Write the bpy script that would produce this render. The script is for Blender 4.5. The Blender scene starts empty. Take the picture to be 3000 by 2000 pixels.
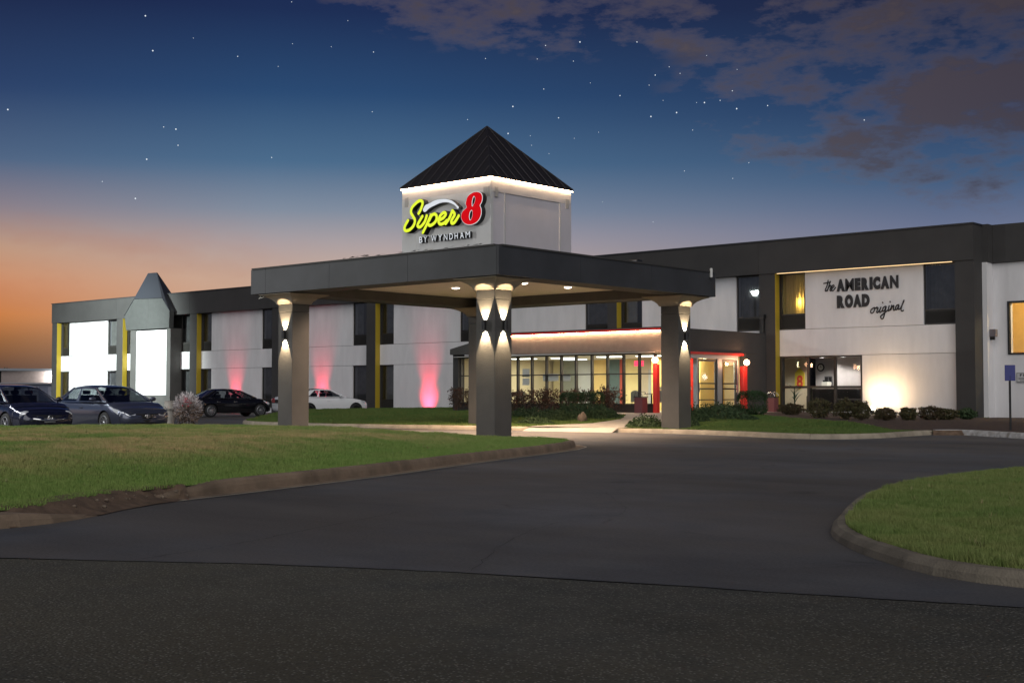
import bpy, bmesh, math, random
import numpy as np
from mathutils import Vector, Matrix
from mathutils.geometry import delaunay_2d_cdt

R = math.radians
rnd = random.Random(7)
rng = np.random.default_rng(7)
sc = bpy.context.scene
COL = sc.collection

# ------------------------------------------------------------------ camera
cam_d = bpy.data.cameras.new('camera')
cam = bpy.data.objects.new('camera', cam_d)
COL.objects.link(cam)
cam.location = (0, 0, 1.2)
cam.rotation_euler = (R(90 + 2.29), 0, R(41.4))
cam_d.sensor_width = 36
cam_d.lens = 45.6
cam_d.clip_end = 4000
cam_d.clip_start = 0.1
sc.camera = cam

# ------------------------------------------------------------------ world: dusk sky with clouds
SKY = 1.0
world = bpy.data.worlds.new('World')
sc.world = world
world.use_nodes = True
wt = world.node_tree
for n in list(wt.nodes):
    wt.nodes.remove(n)
WN = wt.nodes.new
WL = wt.links.new


def wmath(op, a, b=None, c=None, clamp=False):
    n = WN('ShaderNodeMath')
    n.operation = op
    n.use_clamp = clamp
    for i, v in enumerate((a, b, c)):
        if v is None:
            continue
        if isinstance(v, (int, float)):
            n.inputs[i].default_value = v
        else:
            WL(v, n.inputs[i])
    return n.outputs[0]


def s2l(c):
    return tuple(((v / 255) / 12.92 if v / 255 <= .04045 else ((v / 255 + .055) / 1.055) ** 2.4) for v in c) + (1,)


def wramp(fac, stops):
    n = WN('ShaderNodeValToRGB')
    e = n.color_ramp.elements
    while len(e) < len(stops):
        e.new(0.5)
    for i, (p, c) in enumerate(stops):
        e[i].position = p
        e[i].color = s2l(c)
    WL(fac, n.inputs[0])
    return n.outputs[0]


def wmix(f, a, b):
    n = WN('ShaderNodeMix')
    n.data_type = 'RGBA'
    for s, v in ((n.inputs[0], f), (n.inputs[6], a), (n.inputs[7], b)):
        if isinstance(v, (int, float)):
            s.default_value = v
        elif isinstance(v, tuple):
            s.default_value = v
        else:
            WL(v, s)
    return n.outputs[2]


tc = WN('ShaderNodeTexCoord')
sep = WN('ShaderNodeSeparateXYZ')
WL(tc.outputs['Generated'], sep.inputs[0])
dx, dy, dz = sep.outputs
el = wmath('MULTIPLY', wmath('ARCSINE', dz), 57.2958)                 # elevation in degrees
az = wmath('MULTIPLY', wmath('ARCTAN2', dx, dy), 57.2958)             # 0 = north (+Y), negative = west
hl = wmath('SQRT', wmath('ADD', wmath('MULTIPLY', dx, dx), wmath('ADD', wmath('MULTIPLY', dy, dy), 1e-6)))
gl0 = (math.sin(R(-72)), math.cos(R(-72)))                            # azimuth of the afterglow
ang = wmath('MULTIPLY', wmath('ARCCOSINE', wmath('MULTIPLY', wmath('DIVIDE', wmath('ADD', wmath('MULTIPLY', dx, gl0[0]), wmath('MULTIPLY', dy, gl0[1])), hl), .9999)), 57.2958)
elf = wmath('DIVIDE', el, 60.0, clamp=True)
west = wramp(elf, [(0, (46, 38, 44)), (1.0 / 60, (74, 50, 40)), (2.2 / 60, (146, 90, 38)), (3.3 / 60, (203, 121, 52)),
                   (4.5 / 60, (206, 136, 92)), (6.0 / 60, (192, 150, 122)), (7.6 / 60, (140, 126, 134)),
                   (9.6 / 60, (80, 100, 130)), (12.5 / 60, (45, 65, 104)), (16.5 / 60, (29, 39, 72)), (30 / 60, (16, 24, 54)),
                   (1, (10, 14, 38))])
mid = wramp(elf, [(0, (150, 120, 104)), (3.0 / 60, (206, 166, 138)), (5.0 / 60, (200, 172, 154)), (6.5 / 60, (172, 160, 162)),
                  (8.0 / 60, (128, 140, 158)), (10 / 60, (76, 108, 140)), (13 / 60, (43, 74, 114)), (16.5 / 60, (30, 46, 84)),
                  (30 / 60, (18, 26, 64)), (1, (10, 14, 38))])
east = wramp(elf, [(0, (110, 108, 118)), (4.0 / 60, (122, 126, 140)), (7.0 / 60, (104, 114, 142)), (9.0 / 60, (66, 92, 126)),
                   (12.0 / 60, (42, 64, 100)), (16.5 / 60, (31, 40, 68)), (30 / 60, (18, 24, 54)), (1, (10, 14, 38))])
f1 = wmath('DIVIDE', wmath('SUBTRACT', ang, 7.0), 13.0, clamp=True)
f2 = wmath('DIVIDE', wmath('SUBTRACT', ang, 25.0), 24.0, clamp=True)
skycol = wmix(f2, wmix(f1, west, mid), east)
# clouds: noise broken banks, heavier to the north-east
vm = WN('ShaderNodeVectorMath')
vm.operation = 'MULTIPLY'
vm.inputs[1].default_value = (1.0, 1.0, 2.6)
WL(tc.outputs['Generated'], vm.inputs[0])


def wnoise(scale, detail, rough=.6, off=0.0):
    m = WN('ShaderNodeMapping')
    m.inputs['Location'].default_value = (off, off * .7, off * .3)
    WL(vm.outputs[0], m.inputs[0])
    n = WN('ShaderNodeTexNoise')
    n.inputs['Scale'].default_value = scale
    n.inputs['Detail'].default_value = detail
    n.inputs['Roughness'].default_value = rough
    WL(m.outputs[0], n.inputs[0])
    return n.outputs[0]


def blob(a0, e0, ra, re):
    u = wmath('DIVIDE', wmath('SUBTRACT', az, a0), ra)
    v = wmath('DIVIDE', wmath('SUBTRACT', el, e0), re)
    q = wmath('ADD', wmath('MULTIPLY', u, u), wmath('MULTIPLY', v, v))
    return wmath('SUBTRACT', 1.0, q, clamp=True)


mask = wmath('ADD', wmath('MULTIPLY', blob(-38.5, 18.0, 13.0, 3.8), 1.0), wmath('MULTIPLY', blob(-20.0, 12.6, 9.5, 6.4), .98))
mask = wmath('ADD', mask, wmath('MULTIPLY', blob(-28.5, 13.0, 7.0, 4.4), .55))
mask = wmath('ADD', mask, wmath('MULTIPLY', blob(-12.0, 12.0, 14.0, 12.0), .25))
mask = wmath('ADD', mask, wmath('MULTIPLY', wmath('DIVIDE', wmath('SUBTRACT', el, 19.5), 10.0, clamp=True), .34))
n1 = wnoise(11, 7, .62, 3.1)
n2 = wnoise(26, 5, .6, 8.2)
dens = wmath('ADD', wmath('MULTIPLY', wmath('SUBTRACT', n1, .5), 3.4), wmath('MULTIPLY', wmath('SUBTRACT', n2, .5), 1.5))
dens = wmath('ADD', dens, wmath('SUBTRACT', mask, .45))
cl = wmath('MULTIPLY', dens, 1.35, clamp=True)
cl = wmath('MULTIPLY', cl, wmath('MULTIPLY', mask, 3.0, clamp=True))
thick = wmath('MULTIPLY', wmath('SUBTRACT', dens, .12), 2.2, clamp=True)
east_f = wmath('DIVIDE', wmath('ADD', az, 34.0), 14.0, clamp=True)
cthin = wmix(east_f, s2l((112, 102, 110)), s2l((98, 90, 98)))
cthick = wmix(east_f, s2l((88, 78, 80)), s2l((72, 63, 67)))
ccol = wmix(thick, cthin, cthick)
skycol = wmix(wmath('MULTIPLY', cl, .80), skycol, ccol)
# faint warm wisps over the afterglow
wisp = wmath('MULTIPLY', wmath('SUBTRACT', wnoise(7, 5, .55, 1.3), .52), 5.0, clamp=True)
wisp = wmath('MULTIPLY', wisp, blob(-62.0, 5.6, 14.0, 2.6))
skycol = wmix(wmath('MULTIPLY', wisp, .30), skycol, s2l((176, 104, 78)))
bg = WN('ShaderNodeBackground')
bg.inputs[1].default_value = SKY
WL(skycol, bg.inputs[0])
wo = WN('ShaderNodeOutputWorld')
WL(bg.outputs[0], wo.inputs[0])

# ------------------------------------------------------------------ low soft key (added ambient fill from behind the camera)
SUN = 1.65
sd = bpy.data.lights.new('sun', 'SUN')
sun = bpy.data.objects.new('sun', sd)
COL.objects.link(sun)
sd.energy = SUN
sd.angle = R(70)
sd.color = (1.0, .975, .94)
sun.rotation_euler = Vector((-.62, .62, -.50)).to_track_quat('-Z', 'Y').to_euler()

sc.view_settings.view_transform = 'Standard'
sc.view_settings.look = 'None'
sc.view_settings.exposure = 0
sc.view_settings.gamma = 1
sc.view_settings.use_curve_mapping = False
sc.render.engine = 'CYCLES'
sc.cycles.use_denoising = True
sc.cycles.max_bounces = 6
sc.cycles.transparent_max_bounces = 24
sc.cycles.sample_clamp_indirect = 4
sc.cycles.caustics_reflective = False
sc.cycles.caustics_refractive = False
sc.cycles.use_light_tree = True

# ------------------------------------------------------------------ materials
MATS = {}


def mat(name, col, rough=.7, metal=0.0, var=.0, vscale=3.0, bump=0.0, bscale=40.0, emit=None, estr=0.0, spec=.5, coat=0.0,
        stretch=(1, 1, 1), col2=None):
    if name in MATS:
        return MATS[name]
    m = bpy.data.materials.new(name)
    m.use_nodes = True
    t = m.node_tree
    b = t.nodes['Principled BSDF']
    b.inputs['Roughness'].default_value = rough
    b.inputs['Metallic'].default_value = metal
    b.inputs['Specular IOR Level'].default_value = spec
    b.inputs['Coat Weight'].default_value = coat
    b.inputs['Coat Roughness'].default_value = .05
    g = t.nodes.new('ShaderNodeNewGeometry')
    mp = t.nodes.new('ShaderNodeMapping')
    mp.inputs['Scale'].default_value = stretch
    t.links.new(g.outputs['Position'], mp.inputs[0])
    if var or col2:
        n = t.nodes.new('ShaderNodeTexNoise')
        n.inputs['Scale'].default_value = vscale
        n.inputs['Detail'].default_value = 6
        n.inputs['Roughness'].default_value = .6
        t.links.new(mp.outputs[0], n.inputs[0])
        r = t.nodes.new('ShaderNodeValToRGB')
        c2 = col2 if col2 else tuple(min(1, c * (1 + var)) for c in col)
        c1 = col if col2 else tuple(c * (1 - var) for c in col)
        r.color_ramp.elements[0].position = .32
        r.color_ramp.elements[1].position = .68
        r.color_ramp.elements[0].color = c1 + (1,)
        r.color_ramp.elements[1].color = c2 + (1,)
        t.links.new(n.outputs[0], r.inputs[0])
        t.links.new(r.outputs[0], b.inputs['Base Color'])
    else:
        b.inputs['Base Color'].default_value = col + (1,)
    if bump:
        n = t.nodes.new('ShaderNodeTexNoise')
        n.inputs['Scale'].default_value = bscale
        n.inputs['Detail'].default_value = 4
        t.links.new(mp.outputs[0], n.inputs[0])
        bp = t.nodes.new('ShaderNodeBump')
        bp.inputs['Strength'].default_value = bump
        bp.inputs['Distance'].default_value = .02
        t.links.new(n.outputs[0], bp.inputs['Height'])
        t.links.new(bp.outputs[0], b.inputs['Normal'])
    if emit:
        b.inputs['Emission Color'].default_value = emit + (1,)
        b.inputs['Emission Strength'].default_value = estr
    MATS[name] = m
    return m


def glassmat(name, tint=(1, 1, 1), refl=1.0, rough=.02, base=.06):
    m = bpy.data.materials.new(name)
    m.use_nodes = True
    t = m.node_tree
    t.nodes.remove(t.nodes['Principled BSDF'])
    tr = t.nodes.new('ShaderNodeBsdfTransparent')
    tr.inputs[0].default_value = tint + (1,)
    gl = t.nodes.new('ShaderNodeBsdfGlossy')
    gl.inputs['Roughness'].default_value = rough
    fr = t.nodes.new('ShaderNodeLayerWeight')
    fr.inputs[0].default_value = .35
    mu = t.nodes.new('ShaderNodeMath')
    mu.operation = 'MULTIPLY_ADD'
    mu.inputs[1].default_value = .75 * refl
    mu.inputs[2].default_value = base * refl
    t.links.new(fr.outputs['Fresnel'], mu.inputs[0])
    mx = t.nodes.new('ShaderNodeMixShader')
    t.links.new(mu.outputs[0], mx.inputs[0])
    t.links.new(tr.outputs[0], mx.inputs[1])
    t.links.new(gl.outputs[0], mx.inputs[2])
    t.links.new(mx.outputs[0], t.nodes['Material Output'].inputs[0])
    return m


WHITE = mat('white_stucco', (.71, .70, .705), .85, var=.09, vscale=.9, bump=.25, bscale=35, stretch=(1.4, 1.4, .35))
DARK = mat('charcoal_stucco', (.046, .044, .043), .8, var=.12, vscale=.9, bump=.3, bscale=45)
DARK2 = mat('charcoal_column', (.072, .069, .065), .8, var=.12, vscale=1.4, bump=.3, bscale=50)
CANOPYD = mat('canopy_fascia_paint', (.040, .042, .047), .65, var=.22, vscale=.8, bump=.15, bscale=20)
CREAM = mat('cream_soffit', (.74, .66, .55), .8, var=.05)
YELLOW = mat('yellow_paint', (.38, .27, .02), .55)
RED = mat('red_paint', (.62, .025, .02), .5, var=.08)
BLACK = mat('black_metal', (.012, .012, .013), .45)
BLKT = mat('black_letter', (.012, .010, .012), .5)
FRAME = mat('dark_bronze_frame', (.028, .024, .022), .45)
ALU = mat('brushed_aluminium', (.38, .40, .42), .4, metal=.7)
CURT = mat('grey_curtain', (.13, .125, .12), .9, var=.3, vscale=2)
CURTL = mat('light_curtain', (.30, .29, .26), .9, var=.2, vscale=2)
CORE = mat('dark_interior', (.03, .03, .03), .9)
GRILLE = mat('vent_grille', (.035, .033, .03), .6)
TOWER = mat('tower_panel', (.57, .57, .56), .75, var=.07, vscale=1.2, bump=.12, bscale=14)
TOWERP = mat('tower_panel_patch', (.50, .49, .49), .7, var=.05)
ROOFM = mat('dark_standing_seam', (.022, .020, .021), .45, metal=.2)
CONC = mat('kerb_concrete', (.34, .29, .22), .85, var=.28, vscale=2.2, bump=.4, bscale=60)
CONCB = mat('kerb_concrete_brown', (.215, .155, .105), .9, var=.35, vscale=2.0, bump=.4, bscale=60)
CONCR = mat('kerb_concrete_grey', (.19, .165, .125), .9, var=.3, vscale=2.4, bump=.4, bscale=60)
GUTT = mat('gutter_edge', (.36, .33, .27), .9, var=.2, vscale=4)
WALK = mat('walkway_concrete', (.36, .34, .30), .85, var=.15, vscale=1.2, bump=.3, bscale=60)
WPAINT = mat('worn_white_paint', (.24, .22, .20), .8, vscale=5, col2=(.62, .62, .62))
MULCH = mat('red_mulch', (.060, .036, .028), .95, var=.5, vscale=9, bump=1.0, bscale=30)
DIRT = mat('spilled_soil', (.13, .085, .055), .95, var=.4, vscale=6, bump=.6, bscale=50)
TYRE = mat('tyre_rubber', (.012, .012, .013), .8)
RIM = mat('alloy_rim', (.42, .43, .45), .35, metal=.85)
RIMD = mat('black_alloy_rim', (.02, .02, .022), .3, metal=.6)
CHROME = mat('chrome', (.75, .75, .77), .12, metal=1.0)
LENS = mat('headlamp_lens', (.75, .78, .82), .1, metal=.35, spec=.9, coat=1)
TAIL = mat('tail_lamp_lens', (.35, .01, .015), .15, coat=1)
PLATE = mat('number_plate', (.55, .57, .6), .5)
SEAT = mat('car_seat', (.03, .03, .035), .8)
WINCAR = glassmat('car_glass', (.50, .54, .55), 1.0, .02, .05)
GLASS = glassmat('window_glass', (.93, .95, .95), .28)
GLASSD = glassmat('dark_window_glass', (.62, .64, .66), 1.0)
ROCK = mat('grey_rock', (.17, .13, .095), .9, var=.3, vscale=6, bump=.8, bscale=12)
BARK = mat('twig_bark', (.07, .045, .035), .9)
WARM = (1.0, .76, .48)


def emis(name, c, s):
    m = bpy.data.materials.new(name)
    m.use_nodes = True
    t = m.node_tree
    t.nodes.remove(t.nodes['Principled BSDF'])
    e = t.nodes.new('ShaderNodeEmission')
    e.inputs[0].default_value = c + (1,)
    e.inputs[1].default_value = s
    t.links.new(e.outputs[0], t.nodes['Material Output'].inputs[0])
    return m


LED = emis('led_strip_warm', (1.0, .66, .38), 75)
LEDF = emis('led_strip_fascia', (1.0, .68, .38), 62)
SOFFITG = emis('soffit_glow', (1.0, .68, .34), 1.8)  # dim glow standing in for a lit soffit, no lamp of its own
DISC = emis('downlight_lens', (1.0, .93, .82), 14)
DISCD = emis('downlight_dome', (1.0, .86, .70), 32)
DISCW = emis('office_downlight_lens', (1.0, .97, .92), 12)
GLOBE = emis('globe_lamp', (1.0, .52, .28), 30)
TUBE = emis('fluorescent_lens', (.93, 1.0, .97), 6)
BULB = emis('lamp_bulb', (1.0, .8, .35), 12)
FLOODL = emis('flood_lens', (1.0, .85, .6), 40)
LOT = emis('lot_lamp_lens', (.92, 1.0, 1.0), 30)
SUPY = emis('sign_yellow_face', (.86, 1.0, .05), .95)
SUPR = emis('sign_red_face', (.75, .006, .012), .85)
SUPW = emis('sign_white_face', (.9, .95, 1.0), .80)

# ------------------------------------------------------------------ object helpers


def wloc(p):
    v = Vector((0, 0, 0))
    while p is not None:
        v = v + p.location
        p = p.parent
    return v


def mesh(name, verts, faces, m, parent=None, smooth=False, label=None, local=False):
    """mesh object; verts in world space (moved under the parent), or in the parent's space when local"""
    if local:
        o_ = Vector((0, 0, 0))
    elif parent is not None:
        o_ = wloc(parent)
    else:
        a = np.array(verts)
        o_ = Vector(((a[:, 0].min() + a[:, 0].max()) / 2, (a[:, 1].min() + a[:, 1].max()) / 2, a[:, 2].min()))
    d = bpy.data.meshes.new(name)
    d.from_pydata([(x - o_[0], y - o_[1], z - o_[2]) for x, y, z in verts], [], faces)
    if isinstance(m, (list, tuple)):
        for q in m:
            d.materials.append(q)
    else:
        d.materials.append(m)
    if smooth:
        d.polygons.foreach_set('use_smooth', [True] * len(d.polygons))
    d.update()
    o = bpy.data.objects.new(name, d)
    COL.objects.link(o)
    if parent is not None:
        o.parent = parent
    else:
        o.location = o_
    if label:
        o['label'] = label
    return o


def root(name, label, cat, loc=(0, 0, 0), rz=0, group=None):
    o = bpy.data.objects.new(name, None)
    COL.objects.link(o)
    o.location = loc
    o.rotation_euler = (0, 0, R(rz))
    o.empty_display_size = .3
    o['label'] = label
    o['category'] = cat
    if group:
        o['group'] = group
    return o


def tag(o, label, cat, group=None):
    o['label'] = label
    o['category'] = cat
    if group:
        o['group'] = group
    return o


def kind(o, k):
    o['kind'] = k
    return o


def boxv(x0, x1, y0, y1, z0, z1):
    v = [(x0, y0, z0), (x1, y0, z0), (x1, y1, z0), (x0, y1, z0), (x0, y0, z1), (x1, y0, z1), (x1, y1, z1), (x0, y1, z1)]
    f = [(0, 3, 2, 1), (4, 5, 6, 7), (0, 1, 5, 4), (1, 2, 6, 5), (2, 3, 7, 6), (3, 0, 4, 7)]
    return v, f


def box(name, x0, x1, y0, y1, z0, z1, m, parent=None, label=None, bev=0.0, local=False):
    if bev > 0:
        bm = bmesh.new()
        v, f = boxv(x0, x1, y0, y1, z0, z1)
        vs = [bm.verts.new(p) for p in v]
        for q in f:
            bm.faces.new([vs[i] for i in q])
        bmesh.ops.bevel(bm, geom=list(bm.edges), offset=bev, segments=2, affect='EDGES', profile=.5)
        bm.verts.index_update()
        vv = [tuple(p.co) for p in bm.verts]
        ff = [tuple(x.index for x in q.verts) for q in bm.faces]
        bm.free()
        return mesh(name, vv, ff, m, parent, label=label, local=local)
    v, f = boxv(x0, x1, y0, y1, z0, z1)
    return mesh(name, v, f, m, parent, label=label, local=local)


class MB:
    def __init__(s):
        s.v = []
        s.f = []

    def add(s, v, f):
        n = len(s.v)
        s.v += [tuple(p) for p in v]
        s.f += [tuple(i + n for i in q) for q in f]
        return s

    def box(s, *a):
        return s.add(*boxv(*a))

    def obj(s, name, m, parent=None, **k):
        return mesh(name, s.v, s.f, m, parent, **k)


def tube(path, r, n=6, flat=None, closed_ends=True):
    """round tube along a path; flat=(axis vector, factor) squashes the section along axis"""
    P = [Vector(p) for p in path]
    v, f = [], []
    rr = r if isinstance(r, (list, tuple)) else [r] * len(P)
    for i, p in enumerate(P):
        t = (P[min(i + 1, len(P) - 1)] - P[max(i - 1, 0)]).normalized()
        a = Vector((0, 1, 0)) if abs(t.y) < .9 else Vector((1, 0, 0))
        u = t.cross(a).normalized()
        w = t.cross(u).normalized()
        for k in range(n):
            th = 2 * math.pi * k / n
            o = (u * math.cos(th) + w * math.sin(th)) * rr[i]
            if flat:
                ax, fc = flat
                o = o - ax * (o.dot(ax)) * (1 - fc)
            v.append(p + o)
    for i in range(len(P) - 1):
        for k in range(n):
            a = i * n + k
            b = i * n + (k + 1) % n
            f.append((a, b, b + n, a + n))
    if closed_ends:
        f.append(tuple(range(n - 1, -1, -1)))
        f.append(tuple(range((len(P) - 1) * n, len(P) * n)))
    return v, f


def lathe(prof, n=20, c=(0, 0, 0), axis='Z'):
    v, f = [], []
    for (r, z) in prof:
        for k in range(n):
            th = 2 * math.pi * k / n
            x, y = r * math.cos(th), r * math.sin(th)
            p = (x, y, z) if axis == 'Z' else (x, z, y)
            v.append((p[0] + c[0], p[1] + c[1], p[2] + c[2]))
    for i in range(len(prof) - 1):
        for k in range(n):
            a, b = i * n + k, i * n + (k + 1) % n
            f.append((a, b, b + n, a + n))
    f.append(tuple(range(n)))
    f.append(tuple(range((len(prof) - 1) * n, len(prof) * n)))
    return v, f


def ellipsoid(c, r, nu=12, nv=8):
    v, f = [], []
    for j in range(nv + 1):
        ph = math.pi * j / nv
        for k in range(nu):
            th = 2 * math.pi * k / nu
            v.append((c[0] + r[0] * math.sin(ph) * math.cos(th), c[1] + r[1] * math.sin(ph) * math.sin(th), c[2] + r[2] * math.cos(ph)))
    for j in range(nv):
        for k in range(nu):
            a, b = j * nu + k, j * nu + (k + 1) % nu
            f.append((a, b, b + nu, a + nu))
    return v, f


def catmull(pts, n=5):
    P = [Vector(p) for p in pts]
    P = [P[0] * 2 - P[1]] + P + [P[-1] * 2 - P[-2]]
    out = []
    for i in range(1, len(P) - 2):
        for k in range(n):
            t = k / n
            a, b, c, d = P[i - 1], P[i], P[i + 1], P[i + 2]
            out.append(.5 * ((2 * b) + (c - a) * t + (2 * a - 5 * b + 4 * c - d) * t * t + (3 * b - a - 3 * c + d) * t ** 3))
    out.append(P[-2])
    return out


def light(name, typ, loc, energy, color=(1, 1, 1), parent=None, aim=None, size=.05, angle=60, blend=.2, sizey=None):
    d = bpy.data.lights.new(name, typ)
    d.energy = energy
    d.color = color
    if typ in ('POINT', 'SPOT'):
        d.shadow_soft_size = size
    if typ == 'SPOT':
        d.spot_size = R(angle)
        d.spot_blend = blend
    if typ == 'AREA':
        d.size = size
        if sizey:
            d.shape = 'RECTANGLE'
            d.size_y = sizey
    o = bpy.data.objects.new(name, d)
    COL.objects.link(o)
    l = Vector(loc)
    if parent is not None:
        o.parent = parent
        o.location = l - wloc(parent)
    else:
        o.location = l
    if aim is not None:
        o.rotation_euler = (Vector(aim) - l).to_track_quat('-Z', 'Y').to_euler()
    return o


# ------------------------------------------------------------------ ground
def seam_y(x):
    xs = [-60, -20, -9.14, -8.27, -7.52, -6.85, -6.02, -5.58, -4.61, -3.96, -3.38, 10, 40]
    ys = [-19.0, 0.1, 4.69, 5.23, 5.69, 5.99, 6.36, 6.51, 6.85, 7.01, 7.18, 11.5, 22]
    return float(np.interp(x, xs, ys))


def groundmat(name, c1, c2, s1, c3, speck=0.0, speckcol=(.3, .3, .28), bump=.3, bscale=120, rough=.9, cracks=False):
    m = bpy.data.materials.new(name)
    m.use_nodes = True
    t = m.node_tree
    N, L = t.nodes.new, t.links.new
    b = t.nodes['Principled BSDF']
    b.inputs['Roughness'].default_value = rough
    g = N('ShaderNodeNewGeometry')

    def noi(sc_, det=5, rg=.6):
        n = N('ShaderNodeTexNoise')
        n.inputs['Scale'].default_value = sc_
        n.inputs['Detail'].default_value = det
        n.inputs['Roughness'].default_value = rg
        L(g.outputs['Position'], n.inputs[0])
        return n.outputs[0]

    def ramp(f, a, c, p0=.35, p1=.65):
        r = N('ShaderNodeValToRGB')
        r.color_ramp.elements[0].position = p0
        r.color_ramp.elements[1].position = p1
        r.color_ramp.elements[0].color = a + (1,)
        r.color_ramp.elements[1].color = c + (1,)
        L(f, r.inputs[0])
        return r.outputs[0]

    def mix(f, a, c, mode='MIX'):
        x = N('ShaderNodeMix')
        x.data_type = 'RGBA'
        x.blend_type = mode
        if isinstance(f, float):
            x.inputs[0].default_value = f
        else:
            L(f, x.inputs[0])
        L(a, x.inputs[6])
        if isinstance(c, tuple):
            x.inputs[7].default_value = c + (1,)
        else:
            L(c, x.inputs[7])
        return x.outputs[2]
    col = ramp(noi(s1), c1, c2)
    big = ramp(noi(.22, 5), (0, 0, 0), (1, 1, 1), .40, .60)
    col = mix(big, col, c3)
    fine = ramp(noi(38, 3, .7), (.72, .72, .72), (1.28, 1.28, 1.28), .3, .7)
    col = mix(1.0, col, fine, 'MULTIPLY')
    # broad wear, oil spots and patched areas
    wn = N('ShaderNodeTexNoise')
    wn.inputs['Scale'].default_value = .10
    wn.inputs['Detail'].default_value = 7
    wn.inputs['Roughness'].default_value = .65
    wm = N('ShaderNodeMapping')
    wm.inputs['Rotation'].default_value = (0, 0, .9)
    wm.inputs['Scale'].default_value = (1, 3.2, 1)
    wm.inputs['Location'].default_value = (7.3, 2.1, 0)
    L(g.outputs['Position'], wm.inputs[0])
    L(wm.outputs[0], wn.inputs[0])
    col = mix(1.0, col, ramp(wn.outputs[0], (.70, .69, .68), (1.22, 1.21, 1.22), .36, .64), 'MULTIPLY')
    ov = N('ShaderNodeTexVoronoi')
    ov.inputs['Scale'].default_value = .55
    L(g.outputs['Position'], ov.inputs[0])
    col = mix(1.0, col, ramp(ov.outputs['Distance'], (.62, .61, .60), (1, 1, 1), .03, .16), 'MULTIPLY')
    h = noi(bscale, 3, .7)
    if speck:
        v = N('ShaderNodeTexVoronoi')
        v.inputs['Scale'].default_value = 52
        L(g.outputs['Position'], v.inputs[0])
        r = ramp(v.outputs['Distance'], (1, 1, 1), (0, 0, 0), .22, .40)
        rs = N('ShaderNodeSeparateColor')
        L(v.outputs['Color'], rs.inputs[0])
        gt = N('ShaderNodeMath')
        gt.operation = 'GREATER_THAN'
        gt.inputs[1].default_value = .62
        L(rs.outputs[0], gt.inputs[0])
        mu = N('ShaderNodeMath')
        mu.operation = 'MULTIPLY'
        L(r, mu.inputs[0])
        L(gt.outputs[0], mu.inputs[1])
        m2 = N('ShaderNodeMath')
        m2.operation = 'MULTIPLY'
        m2.inputs[1].default_value = speck
        L(mu.outputs[0], m2.inputs[0])
        col = mix(m2.outputs[0], col, speckcol)
        h = v.outputs['Distance']
    if cracks:
        w = N('ShaderNodeTexVoronoi')
        w.feature = 'DISTANCE_TO_EDGE'
        w.inputs['Scale'].default_value = .16
        dn = N('ShaderNodeTexNoise')
        dn.inputs['Scale'].default_value = .9
        dn.inputs['Detail'].default_value = 5
        L(g.outputs['Position'], dn.inputs[0])
        vm_ = N('ShaderNodeVectorMath')
        vm_.operation = 'MULTIPLY_ADD'
        vm_.inputs[1].default_value = (1.3, 1.3, 0)
        L(dn.outputs['Color'], vm_.inputs[0])
        L(g.outputs['Position'], vm_.inputs[2])
        L(vm_.outputs[0], w.inputs[0])
        cr = ramp(w.outputs['Distance'], (1, 1, 1), (0, 0, 0), .0, .006)
        cm = N('ShaderNodeMath')
        cm.operation = 'MULTIPLY'
        L(cr, cm.inputs[0])
        L(ramp(noi(.5, 3), (0, 0, 0), (.6, .6, .6), .5, .6), cm.inputs[1])
        col = mix(cm.outputs[0], col, (.02, .018, .018))
    L(col, b.inputs['Base Color'])
    bp = N('ShaderNodeBump')
    bp.inputs['Strength'].default_value = bump
    bp.inputs['Distance'].default_value = .012
    L(h, bp.inputs['Height'])
    L(bp.outputs[0], b.inputs['Normal'])
    return m


DRIVE = groundmat('driveway_concrete', (.070, .075, .084), (.102, .105, .112), 1.1, (.092, .084, .076), bump=.25, cracks=True, rough=.75)
STREET = groundmat('street_asphalt', (.046, .048, .041), (.076, .074, .060), 2.2, (.070, .063, .042), speck=.8,
                   speckcol=(.26, .25, .22), bump=1.0, rough=.9)
SOIL = mat('bare_ground', (.03, .026, .022), .95, var=.3, vscale=.5)

kind(mesh('ground', [(-1600, -1600, -.04), (1600, -1600, -.04), (1600, 1600, -.04), (-1600, 1600, -.04)], [(0, 1, 2, 3)], SOIL), 'structure')
sx = [-60, -40, -20, -14] + list(np.arange(-12, 4.01, .12)) + [10, 20, 40]
wob = {x: rnd.uniform(-.010, .010) + .02 * math.sin(x * 1.7) for x in sx}
gap_ = {x: max(.0005, .004 + .012 * math.sin(x * 2.3 + 1) * math.sin(x * .9)) + rnd.uniform(0, .005) for x in sx}
_fv = [(x, seam_y(x) + o_, -.011) for x in sx for o_ in (.06, -.06)]
kind(mesh('seam_filler', _fv, [(2 * i + 1, 2 * i + 3, 2 * i + 2, 2 * i) for i in range(len(sx) - 1)], mat('tar_filler', (.016, .014, .013), .9)), 'structure')
dv, df, sv, sf = [], [], [], []
for x in sx:
    y = seam_y(x)
    dv += [(x, y + wob[x], 0), (x, 75, 0)]
    sv += [(x, -60, -.004), (x, y + wob[x] - gap_[x], -.004)]
for i in range(len(sx) - 1):
    df.append((2 * i, 2 * i + 2, 2 * i + 3, 2 * i + 1))
    sf.append((2 * i, 2 * i + 2, 2 * i + 3, 2 * i + 1))
n0 = len(dv)
dv += [(-60, 75, 0), (-60, -19, 0), (-170, 75, 0), (-170, -60, 0), (-60, -60, 0)]
df += [(n0, n0 + 2, n0 + 3, n0 + 1)]
kind(mesh('driveway', dv, df, DRIVE), 'structure')
kind(mesh('street', sv, sf, STREET), 'structure')


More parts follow.
